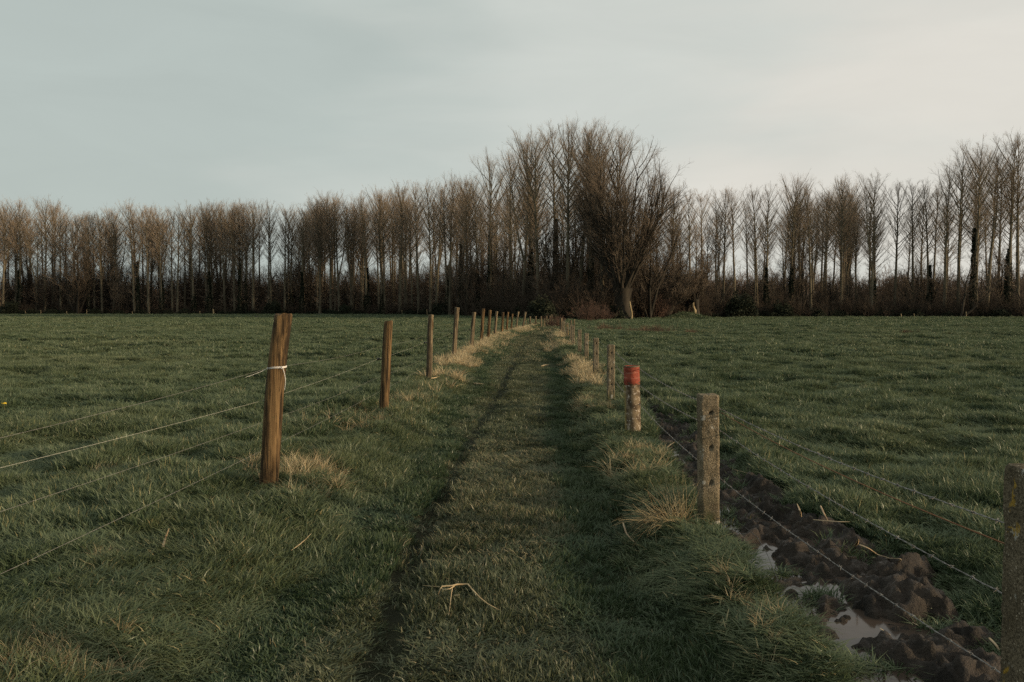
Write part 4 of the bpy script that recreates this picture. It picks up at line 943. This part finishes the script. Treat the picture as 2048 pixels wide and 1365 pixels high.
RP = [(1.43, 2.4), (1.28, 5.62), (1.31, 9.52), (1.475, 13.0), (1.69, 17.6), (1.93, 22.7), (1.98, 25.7), (2.12, 30.5), (2.34, 34.7), (2.45, 38.7), (2.62, 44.0), (2.75, 47.5)]
def barbed(hs, label, seed, off=.066, sag=.03):
    pts = [(1.56, 0.6, hs[0])] + [(x + off, y, hs[min(i + 1, len(hs) - 1)]) for i, (x, y) in enumerate(RP)]
    L = sag_line(pts[:5], sag, 60, .0008, seed); mb = MB()
    s = np.concatenate([[0], np.cumsum(np.linalg.norm(np.diff(L, axis=0), axis=1))])
    ss = np.arange(0, s[-1], .02); C = np.stack([np.interp(ss, s, L[:, k]) for k in range(3)], 1)
    for ph in (0, np.pi):
        P = C.copy(); a = ss / .045 * np.pi + ph; P[:, 0] +=   .0014 * np.cos(a); P[:, 2] += .0014 * np.sin(a); mb.tube(P, .0014, 4, True)
    r = np.random.default_rng(seed)
    for q in np.arange(.06, s[-1], .125):                  # barbs
        c = np.array([np.interp(q, s, L[:, k]) for k in range(3)])
        for sgn in (-1, 1):
            d = np.array([r.normal(0, 1), r.normal(0, .5), r.normal(0, 1)]); d /= np.linalg.norm(d); mb.tube([c - d * .012, c + d * .004, c + d * .013 * sgn], [.0007, .0014, .0006], 4)
        a = np.linspace(0, 12, 12); mb.tube(np.stack([c[0] + .004 * np.cos(a), c[1] + (a - 6) * .0012, c[2] + .004 * np.sin(a)], 1), .0012, 4)
    far = sag_line(pts[4:], .03, 8); mb.tube(far, .0014, 4, True)
    tag(add('barbed_wire', mb.mesh('barbed_wire', M['steel'])), label, 'barbed wire', 'wires of the right fence')
barbed([.71, .71, .70, .70], 'top strand of grey barbed wire on the concrete posts', 5)
barbed([.485, .49, .56, .52, .50], 'middle strand of grey barbed wire on the concrete posts', 6)
barbed([.25, .25, .25, .32, .26], 'lowest strand of grey barbed wire, passing just above the puddles', 7)
wire('rusty_wire', [(1.52, .6, .66), (1.50, 2.4, .645), (1.345, 5.6, .68)], .0024, 'rust', 'smooth rusty brown wire sagging between the two nearest concrete posts', 'wires of the right fence', .035)
def loose():
    pts = [G(x, y, z) for x, y, z in ((1432, 1037, .10), (1462, 1042, .09), (1490, 1055, .06), (1515, 1075, .05), (1535, 1110, .03), (1555, 1160, .0))]
    wire('loose_wire', pts, .0016, 'plastic', 'loose black wire trailing over the bank from the pebbled concrete post', 'wires of the right fence', 0)
loose()
def twine():
    o, B, T = POSTS[0]; mb = MB(); zz = .905; u = zz / (T[2] - B[2]); c = np.array([B[0] + (T - B)[0] * u - .014, B[1], zz]); a = np.linspace(0, 2 * np.pi, 30)
    for dz in (0, .007): mb.tube(np.stack([c[0] + .070 * np.cos(a), c[1] + .071 * np.sin(a), c[2] + dz + .006 * np.cos(a) + .002 * np.sin(a * 3)], 1), .0032, 5)
    t = np.linspace(0, 1, 8); mb.tube(np.stack([c[0] + .055 + .022 * np.sin(t * 2.6), c[1] - .055 + 0 * t, c[2] + .008 - .175 * t], 1), np.linspace(.003, .0018, 8), 5, True)
    p0 = c + np.array([-.072, -.02, -.006]); t = np.linspace(0, 1, 8); mb.tube(np.stack([p0[0] - .12 * t, p0[1] - .14 * t, p0[2] - .055 * t ** .8], 1), np.linspace(.0014, .0008, 8), 5, True)
    mb.tube(np.stack([c[0] + .05 + .007 * np.cos(a), c[1] - .062 + .004 * np.sin(a), c[2] + .006 + .006 * np.sin(a)], 1), .0026, 5)
    tag(add('twine', mb.mesh('twine', M['twine'])), 'white twine knotted round the nearest wooden post with a hanging end', 'twine')
twine()

# ------------------------------------------------------------------ tussock, weeds, sticks and leaves
def tussock():
    b = G(1345, 1040, 0); r = np.random.default_rng(90); n = 210; mb = MB()
    a = r.random(n) * 6.283; rr = .10 * np.sqrt(r.random(n)); st = np.stack([rr * np.cos(a), rr * np.sin(a), np.full(n, -.02)], 1)
    az = a + r.normal(0, .7, n); el = r.uniform(.45, 1.4, n); d = np.stack([np.cos(az) * np.cos(el) - .38, np.sin(az) * np.cos(el), np.sin(el)], 1)
    B = branch_set(r, st, d, r.uniform(.14, .36, n), -r.uniform(.3, 1.5, n), 6, .10); v, q = tubes(B, np.full((n, 1), .0017) * np.linspace(1, .35, 6)[None], 3); mb.put(v, q)
    nv = mb.n; me = mb.mesh('tussock', M['dry'], attrs={'t': r.random(nv) * .8, 'rnd': np.repeat(r.random(n), 18)})
    tag(add('grass_tussock', me, None, (b[0], b[1], float(H(b[0], b[1])))), 'shaggy straw coloured grass tussock left of the pebbled concrete post', 'tussock')
tussock()
def stick(name, pix, rad, mat, label, cat, z=.03, group=None, flat=False):
    P = []
    for i, q in enumerate(pix):
        px, py = q[0], q[1]; dz = q[2] if len(q) > 2 else 0
        g = G(px, py, -.08); hz = float(H(g[0], g[1])); g = G(px, py, hz + z + dz); P.append(g)
    P = np.array(P); o = P[0].copy(); s = np.linspace(0, 1, len(P)); t = np.linspace(0, 1, len(P) * 4)
    Q = np.stack([np.interp(t, s, P[:, k]) for k in range(3)], 1) - o
    Q[1:-1] = (Q[:-2] + 2 * Q[1:-1] + Q[2:]) / 4
    mb = MB(); rad_ = rad * np.interp(t, [0, .15, .6, 1], [.7, 1, .9, .3])
    v, q = tubes(Q[None], rad_[None], 6)
    if flat: v[:, 2] = v[:, 2] * 1.0; c = np.repeat(Q, 6, 0); v = c + (v - c) * np.array([1, 1, .35])
    mb.put(v, q)
    return tag(add(name, mb.mesh(name, M[mat]), None, tuple(o)), label, cat, group), mb, Q, o
def twig():
    def line(pix, dz): 
        out = []
        for px, py, h in pix:
            g = G(px, py, -.09); z = float(H(g[0], g[1])) + .035 + h; out.append(G(px, py, z))
        return np.array(out)
    a = line([(1001, 1222, -.01), (975, 1208, 0), (960, 1196, .02), (945, 1180, .03), (936, 1169, .04), (915, 1169, .045), (905, 1172, .04), (884, 1173, .03), (881, 1178, .02), (876, 1190, -.01)], 0)
    b = line([(912, 1170, .04), (900, 1178, .03), (888, 1180, .02), (880, 1177, .01)], 0); c = line([(906, 1172, .03), (903, 1185, .02), (898, 1230, -.02)], 0); e = line([(880, 1174, .02), (862, 1173, 0), (845, 1171, -.01)], 0); f = line([(908, 1191, .0), (916, 1191, .01), (920, 1190, .012)], 0)
    o = a[0]; mb = MB()
    mb.tube(a - o, np.interp(np.linspace(0, 1, len(a)), [0, .5, .62, 1], [.0022, .0042, .0055, .0022]), 6, True); mb.tube(b - o, .0028, 5); mb.tube(c - o, [.003, .0025, .0012], 5); mb.tube(e - o, [.0022, .0016, .0008], 5); mb.tube(f - o, [.002, .004, .002], 5)
    tag(add('fallen_twig', mb.mesh('twig', M['straw']), None, tuple(o)), 'bent pale forked twig lying on the track in the foreground', 'twig')
twig()
stick('pale_stick', [(948, 767), (958, 768), (968, 768.5)], .014, 'straw', 'short pale stick lying on the left side of the track', 'stick', .05)
stick('pale_stick', [(1082, 733), (1090, 730.5), (1098, 730)], .016, 'straw', 'short pale stick lying in the middle of the track further along', 'stick', .05)
stick('dead_leaf', [(326, 1095), (330, 1078, .02), (338, 1057, .07)], .008, 'reed', 'upright dry brown leaf blade in the grass left of the nearest wooden post', 'leaf', .03, flat=True)
stick('dead_leaf', [(583, 1101), (598, 1090), (610, 1080), (622, 1068, .02)], .005, 'straw', 'thin pale dead leaf blade at the left edge of the track', 'leaf', .06, flat=True)
stick('dead_leaf', [(1246, 1046, .05), (1252, 1066, .02), (1262, 1078), (1279, 1094)], .006, 'reed', 'curled dead leaf blade right of the track below the straw tussock', 'leaf', .05, flat=True)
stick('dry_stem', [(862, 757), (870, 756), (880, 753)], .010, 'straw', 'broken dry stems at the foot of the third wooden post', 'stem', .08)
for i, (pix, rad, lb) in enumerate(((([(1602, 1034), (1600, 1022, .02), (1594, 1008, .05)]), .006, 'curled reed leaf standing up in the mud beside grass'), (([(1641, 1012, .06), (1648, 1028, .02), (1656, 1042)]), .005, 'slanting reed leaf behind the longest straight one in the mud'), (([(1627, 1040), (1650, 1042), (1678, 1044), (1700, 1044)]), .007, 'long straight brown reed leaf lying across the mud'),
      (([(1719, 1090, .03), (1735, 1096, .02), (1755, 1110), (1778, 1116)]), .008, 'bent buff reed leaf beside an orange tip in the mud'), (([(1704, 1098), (1714, 1088, .03), (1717, 1078, .05)]), .010, 'short orange brown leaf tip poking out of the mud'), (([(1745, 1116), (1775, 1117), (1805, 1118), (1790, 1130), (1780, 1138)]), .006, 'folded reed leaf lying just right of the bent buff one'),
      (([(1702, 1158), (1725, 1154), (1750, 1155), (1778, 1164)]), .008, 'pale arched reed leaf lying over the largest puddle'), (([(1912, 1300), (1935, 1325), (1955, 1345), (1975, 1365)]), .011, 'broad pale reed leaf at the bottom by the near post'), (([(1978, 1276, .04), (1992, 1290, .02), (2002, 1306)]), .007, 'short reed leaf leaning against the near grey post'), (([(1945, 1326), (1975, 1320), (2008, 1312)]), .006, 'thin brown reed leaf reaching to the near grey post'),
      (([(1760, 1257), (1772, 1265), (1782, 1271)]), .005, 'small orange brown leaf between two lower puddles'), (([(1452, 934), (1470, 940), (1500, 948)]), .006, 'dark reed stem lying in the mud right of the pebbled post'), (([(1331, 898), (1340, 890, .02), (1350, 884)]), .006, 'short straw by the small puddles behind the pebbled post'))):
    stick('reed_leaf', pix, rad, 'reed', lb, 'reed leaf', .235, 'dead reed leaves in the mud', flat=True)

def weeds():
    ms = [shoots_mesh('weed', 'brownweed', 500 + i, 22, .9, .32, .010, 6, .8, 3) for i in range(3)]
    for i, (px, py, s, lb) in enumerate(((1218, 661, 1.5, 'patch of dead brown weeds in the right pasture nearest the concrete posts'), (1238, 660, .7, 'small patch of dead weeds just right of the first brown patch'), (1262, 665, .8, 'low thin patch of dead weeds left of the middle brown patch'), (1279, 664, 1.3, 'middle patch of dead brown weeds in the right pasture'), (1313, 666, 1.5, 'patch of dead brown weeds at the right of the three big ones'), (1384, 665, .8, 'lone small patch of dead weeds in the right pasture'), (1820, 667, .9, 'dark clump of dead weeds far out in the right pasture'))):
        g = G(px, py, 0); o = add('dead_weeds', ms[i % 3], None, (g[0], g[1], float(H(g[0], g[1]))), (0, 0, i)); o.scale = (s, s, s * .9); tag(o, lb, 'weeds', 'patches of dead brown weeds')
    mr = shoots_mesh('russet', 'redbrush', 510, 50, 1.6, 1.0, .010, 8, .6)
    g = G(1108, 651.5, 0); o = add('russet_weeds', mr, None, (g[0], g[1], float(H(g[0], g[1])))); tag(o, 'russet weeds round the end post of the left fence', 'weeds')
    for px, py, lb in ((9, 826, 'yellow dandelion at the left edge of the pasture'), (476, 686, 'tiny yellow flower in the left pasture beside the nearest post')):
        g = G(px, py, -.05); z = float(H(g[0], g[1])); mb = MB(); mb.tube([[0, 0, 0], [.005, 0, .06], [.004, 0, .11]], .002, 5)
        e = tag(empty('dandelion', (g[0], g[1], z)), lb, 'flower', 'yellow flowers'); add('stem', mb.mesh('stem', M['pasture']), e)
        a = np.arange(14) * 2.4; rr = .024 * np.sqrt((np.arange(14) + 1) / 14); c = np.stack([rr * np.cos(a), rr * np.sin(a), .115 + .010 * (1 - rr / .024)], 1)
        add('flower_head', leaves_mesh('petals', M['yellowflower'], c, .013, 3), e)
weeds()
def crow():
    d = G(512, 638.5, 0)[1]; x = at_px(512, d); mb = MB(); k = 12
    P = np.array([[-.24, 0, .16], [-.16, 0, .19], [-.06, 0, .22], [.05, 0, .25], [.12, 0, .31], [.16, 0, .37], [.20, 0, .39], [.235, 0, .385], [.29, 0, .37]]); mb.tube(P, [.02, .035, .075, .085, .06, .045, .045, .03, .004], k, True)
    for s in (-.03, .03): mb.tube([[.01, s, .2], [.0, s, .09], [.02, s, 0]], [.015, .008, .007], 6, True)
    tag(add('crow', mb.mesh('crow', M['crow']), None, (x, d, float(H(x, d)) + .03), (0, 0, .4)), 'small black crow standing far out in the left pasture', 'bird')
crow()
